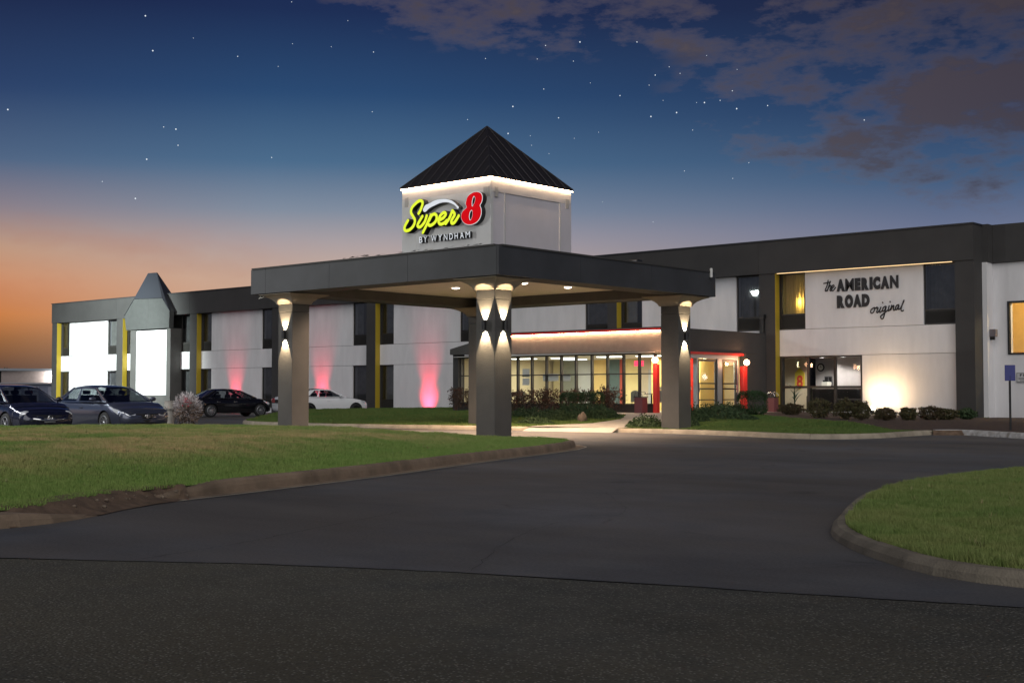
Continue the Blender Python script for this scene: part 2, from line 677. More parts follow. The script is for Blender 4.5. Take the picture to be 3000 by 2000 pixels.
def poly_dist(px, py, poly):
    P = np.array(poly)
    d = np.full(px.shape, 1e9)
    for i in range(len(P)):
        a, b = P[i], P[(i + 1) % len(P)]
        ab = b - a
        t = np.clip(((px - a[0]) * ab[0] + (py - a[1]) * ab[1]) / (ab @ ab + 1e-12), 0, 1)
        d = np.minimum(d, np.hypot(px - a[0] - t * ab[0], py - a[1] - t * ab[1]))
    return d


def poly_in(px, py, poly):
    P = poly
    ins = np.zeros(px.shape, bool)
    j = len(P) - 1
    for i in range(len(P)):
        xi, yi = P[i]
        xj, yj = P[j]
        c = ((yi > py) != (yj > py)) & (px < (xj - xi) * (py - yi) / (yj - yi + 1e-12) + xi)
        ins ^= c
        j = i
    return ins


def inset(poly, d):
    """move each point of a ccw polygon inwards by d"""
    n = len(poly)
    out = []
    for i in range(n):
        a, b, c = Vector(poly[i - 1]), Vector(poly[i]), Vector(poly[(i + 1) % n])
        e1, e2 = (b - a).normalized(), (c - b).normalized()
        n1, n2 = Vector((-e1.y, e1.x)), Vector((-e2.y, e2.x))
        q = (n1 + n2)
        q = q.normalized() / max(.5, q.normalized().dot(n1)) if q.length > 1e-4 else n1
        out.append(tuple(b + q * d))
    return out


def sstep(x):
    x = np.clip(x, 0, 1)
    return x * x * (3 - 2 * x)


def turf(name, poly, hf, m, step=.6, off=0.0):
    P = np.array(poly)
    gx, gy = np.meshgrid(np.arange(P[:, 0].min(), P[:, 0].max(), step), np.arange(P[:, 1].min(), P[:, 1].max(), step))
    gx, gy = gx.ravel() + rng.uniform(-.1, .1, gx.size), gy.ravel() + rng.uniform(-.1, .1, gx.size)
    k = poly_in(gx, gy, poly) & (poly_dist(gx, gy, poly) > step * .4)
    pts = [Vector(p) for p in poly] + [Vector((a, b)) for a, b in zip(gx[k], gy[k])]
    n = len(poly)
    r = delaunay_2d_cdt(pts, [(i, (i + 1) % n) for i in range(n)], [], 1, 1e-5)
    vs, fs = r[0], r[2]
    ax, ay = np.array([p.x for p in vs]), np.array([p.y for p in vs])
    az_ = hf(ax, ay) + off
    return mesh(name, list(zip(ax.tolist(), ay.tolist(), az_.tolist())), [tuple(q) for q in fs], m, smooth=True)


def grassmat(name, g1, g2, dry, dryamt=.5, dscale=.35, stretch=(1, 1, 1), seedo=0.0, useattr=False):
    m = bpy.data.materials.new(name)
    m.use_nodes = True
    t = m.node_tree
    N, L = t.nodes.new, t.links.new
    b = t.nodes['Principled BSDF']
    b.inputs['Roughness'].default_value = .75
    b.inputs['Specular IOR Level'].default_value = .2
    g = N('ShaderNodeNewGeometry')
    mp = N('ShaderNodeMapping')
    mp.inputs['Scale'].default_value = stretch
    mp.inputs['Location'].default_value = (seedo, seedo, 0)
    L(g.outputs['Position'], mp.inputs[0])

    def noi(s, d=4):
        n = N('ShaderNodeTexNoise')
        n.inputs['Scale'].default_value = s
        n.inputs['Detail'].default_value = d
        L(mp.outputs[0], n.inputs[0])
        return n.outputs[0]

    def rr(f, a, c, p0, p1):
        r = N('ShaderNodeValToRGB')
        r.color_ramp.elements[0].position = p0
        r.color_ramp.elements[1].position = p1
        r.color_ramp.elements[0].color = a + (1,)
        r.color_ramp.elements[1].color = c + (1,)
        L(f, r.inputs[0])
        return r.outputs[0]
    base = rr(noi(9, 5), g1, g2, .35, .65)
    fac = rr(noi(dscale, 6), (0, 0, 0), (dryamt,) * 3, .34, .56)
    f2_ = rr(noi(dscale * 7, 3), (.35,) * 3, (1,) * 3, .35, .65)
    mu = N('ShaderNodeMath')
    mu.operation = 'MULTIPLY'
    L(fac, mu.inputs[0])
    L(f2_, mu.inputs[1])
    if useattr:
        at_ = N('ShaderNodeAttribute')
        at_.attribute_name = 'dry'
        m3 = N('ShaderNodeMath')
        m3.operation = 'MULTIPLY'
        L(at_.outputs['Fac'], m3.inputs[0])
        L(mu.outputs[0], m3.inputs[1])
        mu = m3
    x = N('ShaderNodeMix')
    x.data_type = 'RGBA'
    L(mu.outputs[0], x.inputs[0])
    L(base, x.inputs[6])
    x.inputs[7].default_value = dry + (1,)
    L(x.outputs[2], b.inputs['Base Color'])
    return m


def blades(name, poly, hf, n, m, hmin=.03, hmax=.06, w=.008, excl=(), dens_pow=1.0, label='grass'):
    """many single grass blades as one mesh, denser near the camera"""
    P = np.array(poly)
    tot = []
    need = n
    x0, x1, y0, y1 = P[:, 0].min(), P[:, 0].max(), P[:, 1].min(), P[:, 1].max()
    it = 0
    while need > 0 and it < 60:
        it += 1
        px, py = rng.uniform(x0, x1, 400000), rng.uniform(y0, y1, 400000)
        dep = px * -.661 + py * .750
        lat = px * .750 + py * .661
        k = (dep > 3) & (np.abs(lat) < dep * .55 + 2.5)
        k &= rng.uniform(0, 1, px.size) < (9.0 / np.maximum(dep, 9)) ** dens_pow
        px, py = px[k], py[k]
        k = poly_in(px, py, poly)
        for e in excl:
            k &= ~poly_in(px, py, e)
        px, py = px[k][:need], py[k][:need]
        need -= px.size
        tot.append(np.stack([px, py], 1))
    q = np.concatenate(tot)
    px, py = q[:, 0], q[:, 1]
    c = px.size
    dep = px * -.661 + py * .750
    z = hf(px, py)
    th = rng.uniform(0, 2 * math.pi, c)
    # clumpy height
    cl_ = .75 + .35 * np.sin(px * 5.1 + np.sin(py * 3.7) * 2) * np.sin(py * 4.3 + px)
    h = rng.uniform(hmin, hmax, c) * cl_
    ww = w * np.maximum(1, dep / 14) * rng.uniform(.7, 1.3, c)
    lean = rng.normal(0, .35, (c, 2)) * h[:, None]
    V = np.empty((c, 3, 3))
    V[:, 0] = np.stack([px - np.cos(th) * ww / 2, py - np.sin(th) * ww / 2, z - .01], 1)
    V[:, 1] = np.stack([px + np.cos(th) * ww / 2, py + np.sin(th) * ww / 2, z - .01], 1)
    V[:, 2] = np.stack([px + lean[:, 0], py + lean[:, 1], z + h], 1)
    d = bpy.data.meshes.new(name)
    d.vertices.add(c * 3)
    d.vertices.foreach_set('co', V.ravel())
    d.loops.add(c * 3)
    d.loops.foreach_set('vertex_index', np.arange(c * 3))
    d.polygons.add(c)
    d.polygons.foreach_set('loop_start', np.arange(c) * 3)
    d.update(calc_edges=True)
    d.materials.append(m)
    o = bpy.data.objects.new(name, d)
    COL.objects.link(o)
    kind(o, 'stuff')
    o['label'] = label
    o['category'] = 'grass'
    return o


def smooth_poly(pts, n=4):
    return [(p.x, p.y) for p in catmull([(a, b, 0) for a, b in pts], n)]


def kerb(path, name, label, m, hf=None, h=.15, top=.16, seg=3.0, gutter=.0, side=1, gm=None, edge=None, hvar=None):
    """kerb as separate cast segments along a path; side=1: lawn lies left of the direction of travel"""
    P = [Vector((a, b, 0)) for a, b in path]
    r_ = root(name, label, 'kerb', (path[0][0], path[0][1], 0))
    L_ = [0]
    for i in range(1, len(P)):
        L_.append(L_[-1] + (P[i] - P[i - 1]).length)
    tot = L_[-1]
    ns = max(1, int(round(tot / seg)))

    def at(s):
        s = min(max(s, 0), tot)
        i = max(0, min(len(L_) - 2, int(np.searchsorted(L_, s, 'right')) - 1))
        t = (s - L_[i]) / max(1e-6, L_[i + 1] - L_[i])
        p = P[i].lerp(P[i + 1], t)
        a = P[max(0, i - 1)] if t < .5 else P[i]
        b = P[i + 1] if t < .5 else P[min(len(P) - 1, i + 2)]
        d = (b - a).normalized()
        return p, Vector((-d.y, d.x, 0)) * side
    for k in range(ns):
        s0, s1 = tot * k / ns + .006, tot * (k + 1) / ns - .006
        nn = max(2, int((s1 - s0) / .4) + 1)
        vv, ff = [], []
        dz_ = rnd.uniform(-.006, .006)
        for j in range(nn + 1):
            s = s0 + (s1 - s0) * j / nn
            p, nrm = at(s)
            hh = (h if hvar is None else hvar(s / tot)) + dz_
            prof = [(gutter, -.05), (gutter, .004), (gutter + .012, hh * .55), (gutter + .03, hh - .022), (gutter + .055, hh), (gutter + top, hh + .004), (gutter + top, -.05)]
            for (o_, z_) in prof:
                q = p + nrm * o_
                vv.append((q.x, q.y, z_))
        c = 7
        for j in range(nn):
            for i in range(c - 1):
                a = j * c + i
                ff.append((a, a + 1, a + 1 + c, a + c))
        ff.append(tuple(range(c)))
        ff.append(tuple(range(nn * c, nn * c + c)))
        mesh('kerb_segment', vv, ff, m, r_)
    if gutter > 0:
        vv, ff = [], []
        nn = int(tot / .4) + 2
        gw = [0.0, .05, gutter + .01]
        for j in range(nn + 1):
            p, nrm = at(tot * j / nn)
            for i, o_ in enumerate(gw):
                q = p + nrm * o_
                vv.append((q.x, q.y, .006))
        e, g2_ = [], []
        for j in range(nn):
            a = j * 3
            e.append((a, a + 1, a + 4, a + 3))
            g2_.append((a + 1, a + 2, a + 5, a + 4))
        mesh('gutter_edge', vv, e, gm or GUTT, r_)
        mesh('gutter_pan', vv, g2_, m, r_)
    return r_


# ---- left lawn island
LI_front = [(-33.6, -24), (-13.0, -14), (-11.2, 0), (-10.9, 3.4), (-11.0, 5.0), (-11.1, 6.1), (-11.5, 6.9), (-12.0, 7.6), (-12.35, 8.4), (-12.62, 9.3),
            (-12.98, 10.4), (-13.45, 11.8), (-13.95, 13.2), (-14.8, 15.3), (-15.7, 17.6), (-16.5, 19.9), (-17.3, 21.8)]
LI_back = [(-18.0, 23.0), (-19.0, 23.75), (-20.3, 23.75), (-22.5, 23.5), (-26, 22.9), (-29, 21.9), (-31.4, 20.1), (-32.6, 17.5), (-33.2, 13), (-33.6, 6), (-33.6, -24)]
fr = smooth_poly(LI_front[1:], 3)
bk = smooth_poly(LI_back, 3)
left_poly = fr + bk
lp_in = inset(left_poly, .38)


def h_left(x, y):
    d = poly_dist(x, y, lp_in)
    lat = x * .750 + y * .661
    dep = x * -.661 + y * .750
    fall = 1 - .55 * sstep((lat / np.maximum(dep, 1) + .16) / .17)
    return .135 + .27 * sstep(d / 3.2) * fall + .012 * np.sin(x * 1.9 + y) * np.sin(y * 1.3)


G_left = grassmat('lawn_left', (.140, .245, .052), (.215, .310, .080), (.52, .38, .19), 1.0, .42, (1, 1, 1), 4.0, useattr=True)
G_left_soil = G_left
G_right = grassmat('lawn_right', (.120, .195, .044), (.195, .260, .080), (.30, .28, .11), .45, .8)
G_right_soil = G_right
G_back = grassmat('lawn_back', (.062, .115, .028), (.095, .155, .038), (.19, .17, .06), .3, .5, (1, 1, 1), 9.0)


def dry_left(x, y):
    d = poly_dist(x, y, lp_in)
    far = sstep((x * -.661 + y * .750 - 24) / 6)
    return np.clip(sstep((d - .9) / 2.4) * (1 - .55 * far) + .10, 0, 1)


def add_dry(o, fn):
    n = len(o.data.vertices)
    co = np.empty(n * 3)
    o.data.vertices.foreach_get('co', co)
    co = co.reshape(-1, 3)
    a_ = o.data.attributes.new('dry', 'FLOAT', 'POINT')
    a_.data.foreach_set('value', fn(co[:, 0] + o.location.x, co[:, 1] + o.location.y).astype(np.float32))


lw = turf('lawn', lp_in, h_left, G_left_soil, .7, -.012)
kind(lw, 'structure')
add_dry(lw, dry_left)
add_dry(blades('grass', lp_in, h_left, 700000, G_left, .030, .066, .0085, dens_pow=1.5, label='short patchy green and brown grass on the large left island'), dry_left)
# kerb in two runs with a soil-covered break between them
ia = [i for i, p in enumerate(fr) if p[1] < 7.0][-1]
ib = [i for i, p in enumerate(fr) if p[1] > 8.3][0]
kerb(fr[:ia + 1], 'kerb', 'low brown kerb along the left lawn, ending at a soil patch', CONCB, gutter=.0, seg=3.2, h=.12, top=.30,
     hvar=lambda t: .12 * min(1, (1 - t) * 16 + .12))
kerb(fr[ib:] + bk[:-1], 'kerb', 'long brown kerb with pale gutter line curving round the left lawn', CONCB, gutter=.26, seg=3.2, h=.15, top=.18,
     hvar=lambda t: .15 * min(1, t * 34 + .35))
dp = [(-11.02, 5.75), (-11.28, 6.4), (-11.52, 6.95), (-11.85, 7.40), (-12.22, 8.05), (-12.45, 8.6), (-12.95, 8.9), (-12.95, 8.0), (-12.6, 7.3), (-12.1, 6.6), (-11.8, 5.9)]


def h_soil(x, y):
    d = poly_dist(x, y, lp_in)
    ins = poly_in(x, y, lp_in)
    k = 1 - sstep((y - 7.7) / 1.0)
    return np.where(ins, h_left(x, y) + .012, .004 + .15 * k * np.clip(1 - d / .42, 0, 1) ** 1.4)


kind(turf('soil_patch', dp, h_soil, DIRT, .10), 'structure')
for k in range(16):
    a, b = rnd.choice([(-12.1, 7.5), (-12.4, 8.2), (-11.7, 6.9), (-12.3, 7.9)])
    s = rnd.uniform(.012, .035)
    v, f = ellipsoid((a + rnd.uniform(-.25, .25), b + rnd.uniform(-.25, .25), .10 + rnd.uniform(-.03, .03)), (s, s * .8, s * .6), 6, 4)
    if k == 0:
        pm = MB()
    pm.add(v, f)
o = pm.obj('pebbles', ROCK)
kind(o, 'stuff')
tag(o, 'loose pebbles and soil at the break in the left kerb', 'pebbles')

# faint saw-cut joints and cracks wandering over the driveway
for pts, w_ in (([(-9.6, 12.6), (-7.86, 10.63), (-7.65, 9.26), (-7.02, 7.9), (-6.02, 6.42)], .006), ([(-9.6, 9.2), (-8.85, 7.19), (-8.55, 6.39), (-8.27, 5.32)], .010),
                ([(-13.2, 17.2), (-11.0, 18.3), (-8.9, 19.6)], .012), ([(-12.4, 24.0), (-12.0, 19.5), (-10.6, 14.8)], .010)):
    pp = catmull([(a, b, 0) for a, b in pts], 12)
    vv = []
    for i, q in enumerate(pp):
        d_ = (pp[min(i + 1, len(pp) - 1)] - pp[max(i - 1, 0)]).normalized()
        n_ = Vector((-d_.y, d_.x, 0))
        c_ = q + n_ * rnd.uniform(-.02, .02)
        ww_ = w_ * rnd.uniform(.25, 1.0) * .5
        vv += [tuple(c_ + n_ * ww_ + Vector((0, 0, .004))), tuple(c_ - n_ * ww_ + Vector((0, 0, .004)))]
    kind(mesh('driveway_crack', vv, [(2 * i, 2 * i + 1, 2 * i + 3, 2 * i + 2) for i in range(len(pp) - 1)], mat('crack_line', (.030, .028, .027), .95)), 'structure')  # thin strips in the dark colour of the cracks themselves

# ---- right lawn island
RI = [(4, 9.6), (0, 8.35), (-2.0, 8.12), (-2.98, 8.14), (-3.4, 8.2), (-3.75, 8.38), (-4.08, 8.66), (-4.52, 9.08), (-5.12, 9.82), (-5.50, 10.5), (-5.88, 11.4),
      (-6.62, 13.3), (-7.12, 15.3), (-7.32, 17.4), (-7.20, 19.2), (-6.4, 21.0), (-4.6, 22.4), (-1, 23.6), (4, 24.4)]
ri = smooth_poly(RI, 3)
ri_ccw = ri[::-1]
ri_in = inset(ri_ccw, .13)


def h_right(x, y):
    d = poly_dist(x, y, ri_in)
    return .095 + .05 * sstep(d / 3.0) + .010 * np.sin(x * 2.3 + y) * np.sin(y * 1.7)


kind(turf('lawn', ri_in, h_right, G_right_soil, .5, -.012), 'structure')
blades('grass', ri_in, h_right, 560000, G_right, .030, .070, .0065, dens_pow=1.2, label='thicker darker green grass on the right island')
kerb(ri_ccw[::-1], 'kerb', 'pale grey kerb curving round the right lawn island', CONCR, gutter=0, seg=2.9, h=.095, top=.13, side=-1)


def weeds(name, poly, hf, n, m, label):
    out = MB()
    P = np.array(poly)
    k = 0
    while k < n:
        x, y = rng.uniform(P[:, 0].min(), P[:, 0].max()), rng.uniform(P[:, 1].min(), P[:, 1].max())
        dep, lat = -.661 * x + .75 * y, .75 * x + .661 * y
        if dep < 7 or abs(lat) > dep * .42 or not poly_in(np.array([x]), np.array([y]), poly)[0]:
            continue
        z = float(hf(np.array([x]), np.array([y]))[0])
        k += 1
        for j in range(9):
            th, hh = rng.uniform(0, 6.28), rng.uniform(.04, .075)
            a = Vector((math.cos(th), math.sin(th), 0))
            b = Vector((-a.y, a.x, 0)) * .006
            p = Vector((x, y, z)) + a * rng.uniform(0, .04)
            t_ = p + a * rng.uniform(.02, .05) + Vector((0, 0, hh))
            out.add([p - b, p + b, t_], [(0, 1, 2)])
    o = kind(out.obj(name, m), 'stuff')
    return tag(o, label, 'weeds')


WEED = mat('weed_leaves', (.10, .17, .045), .7, vscale=3, col2=(.30, .26, .11))
weeds('weeds', lp_in, h_left, 240, WEED, 'taller weed tufts scattered over the left lawn')
weeds('weeds', ri_in, h_right, 40, WEED, 'taller weed tufts scattered over the right lawn island')


# ---- raised pad in front of the motel
def hz(x, y):
    x = np.asarray(x, float)
    y = np.asarray(y, float)
    return .13 + .29 * sstep((y - 32.4 - 3.6 * sstep((x + 21) / 4)) / 8) - .17 * sstep((x + 27) / 6.5) * sstep((y - 34) / 6)


PF = [(-49.3, 50.6), (-49.0, 41.5), (-47.5, 37.5), (-44, 33.2), (-40.5, 30.7), (-36.4, 30.2), (-33, 30.75), (-29.6, 31.35), (-26.7, 31.85), (-24.4, 32.1),
      (-22.4, 32.2), (-20.3, 31.9), (-18, 31.0), (-16.7, 30.8), (-15.9, 31.5), (-15.6, 32.9), (-15.7, 34.6), (-15.75, 35.8), (-15.72, 36.25)]
pf = smooth_poly(PF[1:], 3)
pad = [(-49.3, 50.6)] + pf + [(-15.2, 36.9), (-12.6, 34.9), (-6, 30.8), (6, 26.6), (12, 26.4), (12, 56), (-19.5, 56), (-19.5, 50.6)]
pad_in = inset(pad, .15)
MUL = [(-28.0, 49.9), (-28.0, 44.2), (-25.6, 42.6), (-23.4, 41.6), (-20.5, 40.2), (-18.4, 38.6), (-16.9, 36.9), (-15.9, 36.4), (-15.1, 36.85), (-12.6, 35.05),
       (-6, 31.0), (6, 26.9), (11.8, 26.8), (11.8, 55.8), (-19.3, 55.8), (-19.6, 50.2)]
WALKP = [(-27.35, 31.75), (-26.9, 34.6), (-27.2, 36.6), (-28.6, 38.8), (-31.8, 40.9), (-32.0, 42.0), (-28.95, 42.0), (-28.95, 48.4), (-27.3, 48.4),
         (-26.6, 42.2), (-25.6, 38.4), (-24.6, 35.2), (-23.9, 32.2)]
WALKR = list(WALKP)
kind(turf('soil_bed', inset(pad, .06), lambda x, y: hz(x, y) - .04, DIRT, 1.0), 'structure')
pad_lawn = turf('lawn', pad_in, hz, G_right_soil, 1.2, -.012)
kind(pad_lawn, 'structure')
kind(turf('mulch_bed', MUL[::-1] if False else MUL, hz, MULCH, .8, .004), 'structure')
kind(turf('walkway', WALKP, hz, WALK, .5, .018), 'structure')
blades('grass', pad_in, hz, 170000, G_back, .04, .07, .014, excl=(MUL, WALKP, [(-40.6, 41.5), (-28.9, 41.5), (-28.9, 52), (-40.6, 52)]),
       dens_pow=.6, label='mown green grass on the strip in front of the motel')
kerb(pf, 'kerb', 'pale concrete kerb along the driveway in front of the motel', CONC, gutter=0, seg=3.0, h=.13, top=.17)
wk = kerb([(-15.65, 36.3), (-15.2, 36.75), (-14.9, 36.6), (-12.6, 34.75), (-6, 30.6), (4, 26.6)], 'kerb',
          'worn white painted kerb beside the blue sign', WPAINT, gutter=0, seg=3.2, h=.15, top=.22)
gp = [(-15.75, 36.1), (-15.1, 36.7), (-14.9, 37.4), (-17.2, 37.4), (-17.2, 35.6), (-15.8, 35.6)]
kind(turf('soil_patch', gp, lambda x, y: hz(x, y) + .008, DIRT, .3), 'structure')
kind(mesh('soil_bank', [(-15.7, 36.2, .14), (-15.0, 36.75, .14), (-14.95, 36.55, -.03), (-15.6, 35.95, -.03)], [(0, 1, 2, 3), (3, 2, 1, 0)][:1], DIRT), 'structure')
# dropped apron where the walkway meets the drive
kind(mesh('kerb_ramp', [(-27.3, 31.5, .012), (-24.0, 31.85, .012), (-24.0, 32.2, .155), (-27.3, 32.0, .155), (-27.3, 31.4, -.02), (-24.0, 31.75, -.02)],
          [(0, 1, 2, 3), (4, 5, 1, 0)], WALK), 'structure')

# ------------------------------------------------------------------ motel building
mot = root('motel_building', 'two-storey white motel wing with charcoal frame and yellow reveals, behind the canopy', 'building', (-50, 50, 0))
PX = [(-89.35, -88.67), (-80.61, -79.84), (-71.87, -71.11), (-63.31, -62.61), (-54.78, -54.04), (-46.25, -45.5), (-37.67, -37.12), (-29.35, -28.57), (-20.57, -19.8)]
Z0, ZB0, ZB1, ZT, ZR = .02, 2.80, 3.95, 6.40, 7.80
for i, (a, b) in enumerate(PX):
    box('pillar', a, b, 49.65, 50.45, Z0, ZT, DARK, mot)
    if i < 8:
        box('yellow_reveal', b + .002, b + .02, 49.66, 49.995, Z0 + .1, ZT - .004, YELLOW, mot)
for i in range(8):
    a, b = PX[i][0], PX[i + 1][0] - .012
    box('fascia_panel', a, b if i < 7 else PX[8][1], 49.60, 50.5, ZT + .002, ZR, DARK, mot)
box('parapet_cap', PX[0][0] - .03, PX[8][1] + .03, 49.56, 50.55, ZR + .003, ZR + .06, mat('parapet_cap', (.03, .03, .033), .5), mot)
box('roof_deck', PX[0][0], PX[8][1], 50.56, 63, 7.2, 7.4, CORE, mot)
box('end_wall', PX[0][0], PX[0][0] + .3, 50.5, 63, 0, 7.8, DARK, mot)
cm = MB()
cm.box(PX[0][0] + .35, -41.0, 51.3, 62.9, 0, 7.1)
cm.box(-41.0, -32.0, 51.3, 62.9, 0, 3.19)
cm.box(-41.0, -28.91, 51.3, 62.9, 3.2, 7.1)
cm.box(-28.9, -24.3, 51.3, 62.9, 3.2, 7.1)
cm.box(-24.0, -20.5, 51.3, 62.9, 0, 7.1)
cm.obj('core_wall', CORE, mot)


def curtain(x0, x1, y, z0, z1, m, parent, wav=.035, pitch=.16):
    n = max(6, int((x1 - x0) / (pitch / 4)))
    v, f = [], []
    for i in range(n + 1):
        x = x0 + (x1 - x0) * i / n
        yy = y + wav * math.sin(x / pitch * 2 * math.pi) * (.7 + .3 * math.sin(x * 3.1))
        v += [(x, yy, z0), (x, yy + .01, z1)]
    for i in range(n):
        f.append((2 * i, 2 * i + 2, 2 * i + 3, 2 * i + 1))
    return mesh('curtain', v, f, m, parent, smooth=True)


def window(x0, x1, z0, z1, parent, y=50.0, grille=True, cm_=CURT, split=None, gl=GLASSD, gz=.62, gap=None):
    w = root('window', '', 'x', ((x0 + x1) / 2, y, z0))
    del w['label'], w['category']
    w.parent = parent
    w.location = Vector(((x0 + x1) / 2, y, z0)) - wloc(parent)
    fr_ = MB()
    t = .055
    y0, y1 = y + .07, y + .14
    fr_.box(x0, x0 + t, y0, y1, z0, z1)
    fr_.box(x1 - t, x1, y0, y1, z0, z1)
    fr_.box(x0 + t, x1 - t, y0, y1, z0, z0 + t)
    fr_.box(x0 + t, x1 - t, y0, y1, z1 - t, z1)
    zz = z0 + t
    if grille:
        zz = z0 + gz
        fr_.box(x0 + t, x1 - t, y0, y1, zz - t, zz)
    fr_.obj('frame', FRAME, w)
    if grille:
        g = MB()
        g.box(x0 + t, x1 - t, y0 + .04, y0 + .05, z0 + t, zz - t)
        k = z0 + t + .03
        while k < zz - t - .03:
            g.add([(x0 + t, y0 + .004, k), (x1 - t, y0 + .004, k), (x1 - t, y0 + .035, k + .03), (x0 + t, y0 + .035, k + .03)], [(0, 1, 2, 3)])
            k += .045
        g.obj('grille', GRILLE, w)
    mesh('pane', [(x0 + t, y0 + .03, zz), (x1 - t, y0 + .03, zz), (x1 - t, y0 + .03, z1 - t), (x0 + t, y0 + .03, z1 - t)], [(0, 1, 2, 3)], gl, w)
    if cm_:
        if gap:
            curtain(x0 + t, x0 + (x1 - x0) * gap[0], y + .30, zz, z1 - .02, cm_, w)
            curtain(x0 + (x1 - x0) * gap[1], x1 - t, y + .30, zz, z1 - .02, cm_, w)
        else:
            curtain(x0 + t, x1 - t, y + .30, zz, z1 - .02, cm_, w)
    return w


# window columns (x0, x1) of each bay: after the left pillar and before the right pillar
BAYS = [((-88.55, -87.5), (-82.37, -80.66)), ((-79.75, -78.6), (-73.4, -71.95)), ((-71.0, -69.97), (-64.76, -63.36)),
        ((-62.5, -61.35), (-56.33, -54.83)), ((-53.95, -52.9), (-47.79, -46.3)), ((-45.4, -44.2), (-39.31, -37.72)),
        ((-37.05, -35.88), (-30.73, -29.4)), ((-28.55, -27.3), (-22.02, -20.6))]
for i, ((a0, a1), (b0, b1)) in enumerate(BAYS):
    pl, prr = PX[i][1] + .022, PX[i + 1][0] - .002
    lobby = i in (5, 6)
    cx = (a1 + b0) / 2
    # white panels with recessed joints
    if i == 1:
        box('wall_panel', pl, prr, 50.02, 50.40, ZB0 + .008, ZB1 - .008, WHITE, mot)
    else:
        box('wall_panel', a1, b0, 50.0, 50.40, ZB1 + .008, ZT - .002, WHITE, mot)
        box('wall_panel', pl, prr, 50.0, 50.40, ZB0 + .008, ZB1 - .008, WHITE, mot)
    if i == 7:
        box('wall_panel', -24.70, prr, 50.0, 50.40, Z0, ZB0 - .008, WHITE, mot)
        box('wall_sill', pl, -24.70, 49.98, 50.40, Z0, .44, WHITE, mot)
    elif i != 1 and not lobby:
        box('wall_panel', a1, b0, 50.0, 50.40, Z0, ZB0 - .008, WHITE, mot)
    elif lobby:
        box('wall_panel', a1, b0, 50.0, 50.40, Z0, ZB0 - .008, WHITE, mot)
    for (q0, q1) in ((a0, a1), (b0, b1)):
        if i == 1 and q0 < -76:
            pass
        up_lit = (i == 7 and q0 == a0)
        q0e = max(q0, pl)
        q1e = min(q1, prr)
        if not up_lit:
            window(q0e, q1e, ZB1 + .004, ZT - .004, mot, cm_=CURTL if rnd.random() < .35 else CURT,
                   gap=rnd.choice([(.42, .62), (.3, .45), (.6, .8)]) if rnd.random() < .5 else None)
        if not lobby and i != 7:
            window(q0e, q1e, .32, ZB0 - .004, mot, gz=.55, cm_=CURTL if rnd.random() < .2 else CURT)
            box('wall_sill', q0e, q1e, 50.0, 50.40, Z0, .31, WHITE, mot)
box('wall_backing', PX[0][0] + .35, -29.0, 50.75, 50.9, 0, ZT, CORE, mot)
box('wall_backing', -29.0, -19.9, 50.75, 50.9, 3.3, ZT, CORE, mot)

# lit upper room left of the lettering
wl = window(-28.54, -27.31, ZB1 + .004, ZT - .004, mot, cm_=None, gl=GLASS, gz=.68)
CURG = bpy.data.materials.new('lit_gold_curtain')
CURG.use_nodes = True
_t = CURG.node_tree
_b = _t.nodes['Principled BSDF']
_b.inputs['Base Color'].default_value = (.55, .42, .16, 1)
_b.inputs['Roughness'].default_value = .9
_tr = _t.nodes.new('ShaderNodeBsdfTranslucent')
_tr.inputs[0].default_value = (.62, .45, .15, 1)
_mx = _t.nodes.new('ShaderNodeMixShader')
_mx.inputs[0].default_value = .6
_t.links.new(_b.outputs[0], _mx.inputs[1])
_t.links.new(_tr.outputs[0], _mx.inputs[2])
_t.links.new(_mx.outputs[0], _t.nodes['Material Output'].inputs[0])
curtain(-28.5, -27.35, 50.28, ZB1 + .66, ZT - .02, CURG, wl, .045, .13)
lampu = root('table_lamp', 'lit table lamp glowing behind the gold curtain of the upper window', 'lamp', (-27.75, 50.48, 4.55))
v, f = lathe([(.07, 0), (.02, .06), (.02, .32), (.03, .34)], 12, (-27.75, 50.48, 4.55))
mesh('lamp_base', v, f, BLACK, lampu)
v, f = lathe([(.10, 4.88), (.07, 5.12)], 14, (-27.75, 50.48, 0))
mesh('lamp_shade', v, f, BULB, lampu)
light('lamp_light', 'POINT', (-27.75, 50.40, 5.15), 26, (1, .74, .32), lampu, size=.08)

# added glowing bar for the warm lit line under the soffit of the bay with the lettering
box('soffit_glow_bar', -28.5, -20.7, 49.70, 49.73, 6.372, 6.395, SOFFITG, mot)
box('downpipe', -29.20, -29.06, 49.50, 49.64, .3, 4.6, BLACK, mot)
mm = MB()
mm.box(-29.25, -29.0, 49.42, 49.64, 4.45, 4.62)
mm.obj('downpipe_head', BLACK, mot)

# gabled stair bay (projects from the left part)
GY = 49.2
gv = MB()
gv.box(-78.15, -77.45, GY, 50.0, 0, 5.5)
gv.obj('gable_pillar', DARK2, mot)
box('gable_pillar', -73.85, -73.4, GY, 50.55, 0, 5.5, DARK2, mot)
box('gable_wall_panel', -77.45, -75.66, GY + .02, GY + .3, 3.28, 5.42, WHITE, mot)
box('gable_wall_panel', -75.65, -73.85, GY + .02, GY + .3, 3.28, 5.42, WHITE, mot)
box('gable_wall_panel', -77.45, -75.66, GY + .02, GY + .3, 1.09, 3.27, WHITE, mot)
box('gable_wall_panel', -75.65, -73.85, GY + .02, GY + .3, 1.09, 3.27, WHITE, mot)
box('gable_base', -77.45, -73.85, GY + .01, GY + .3, 0, 1.08, DARK2, mot)
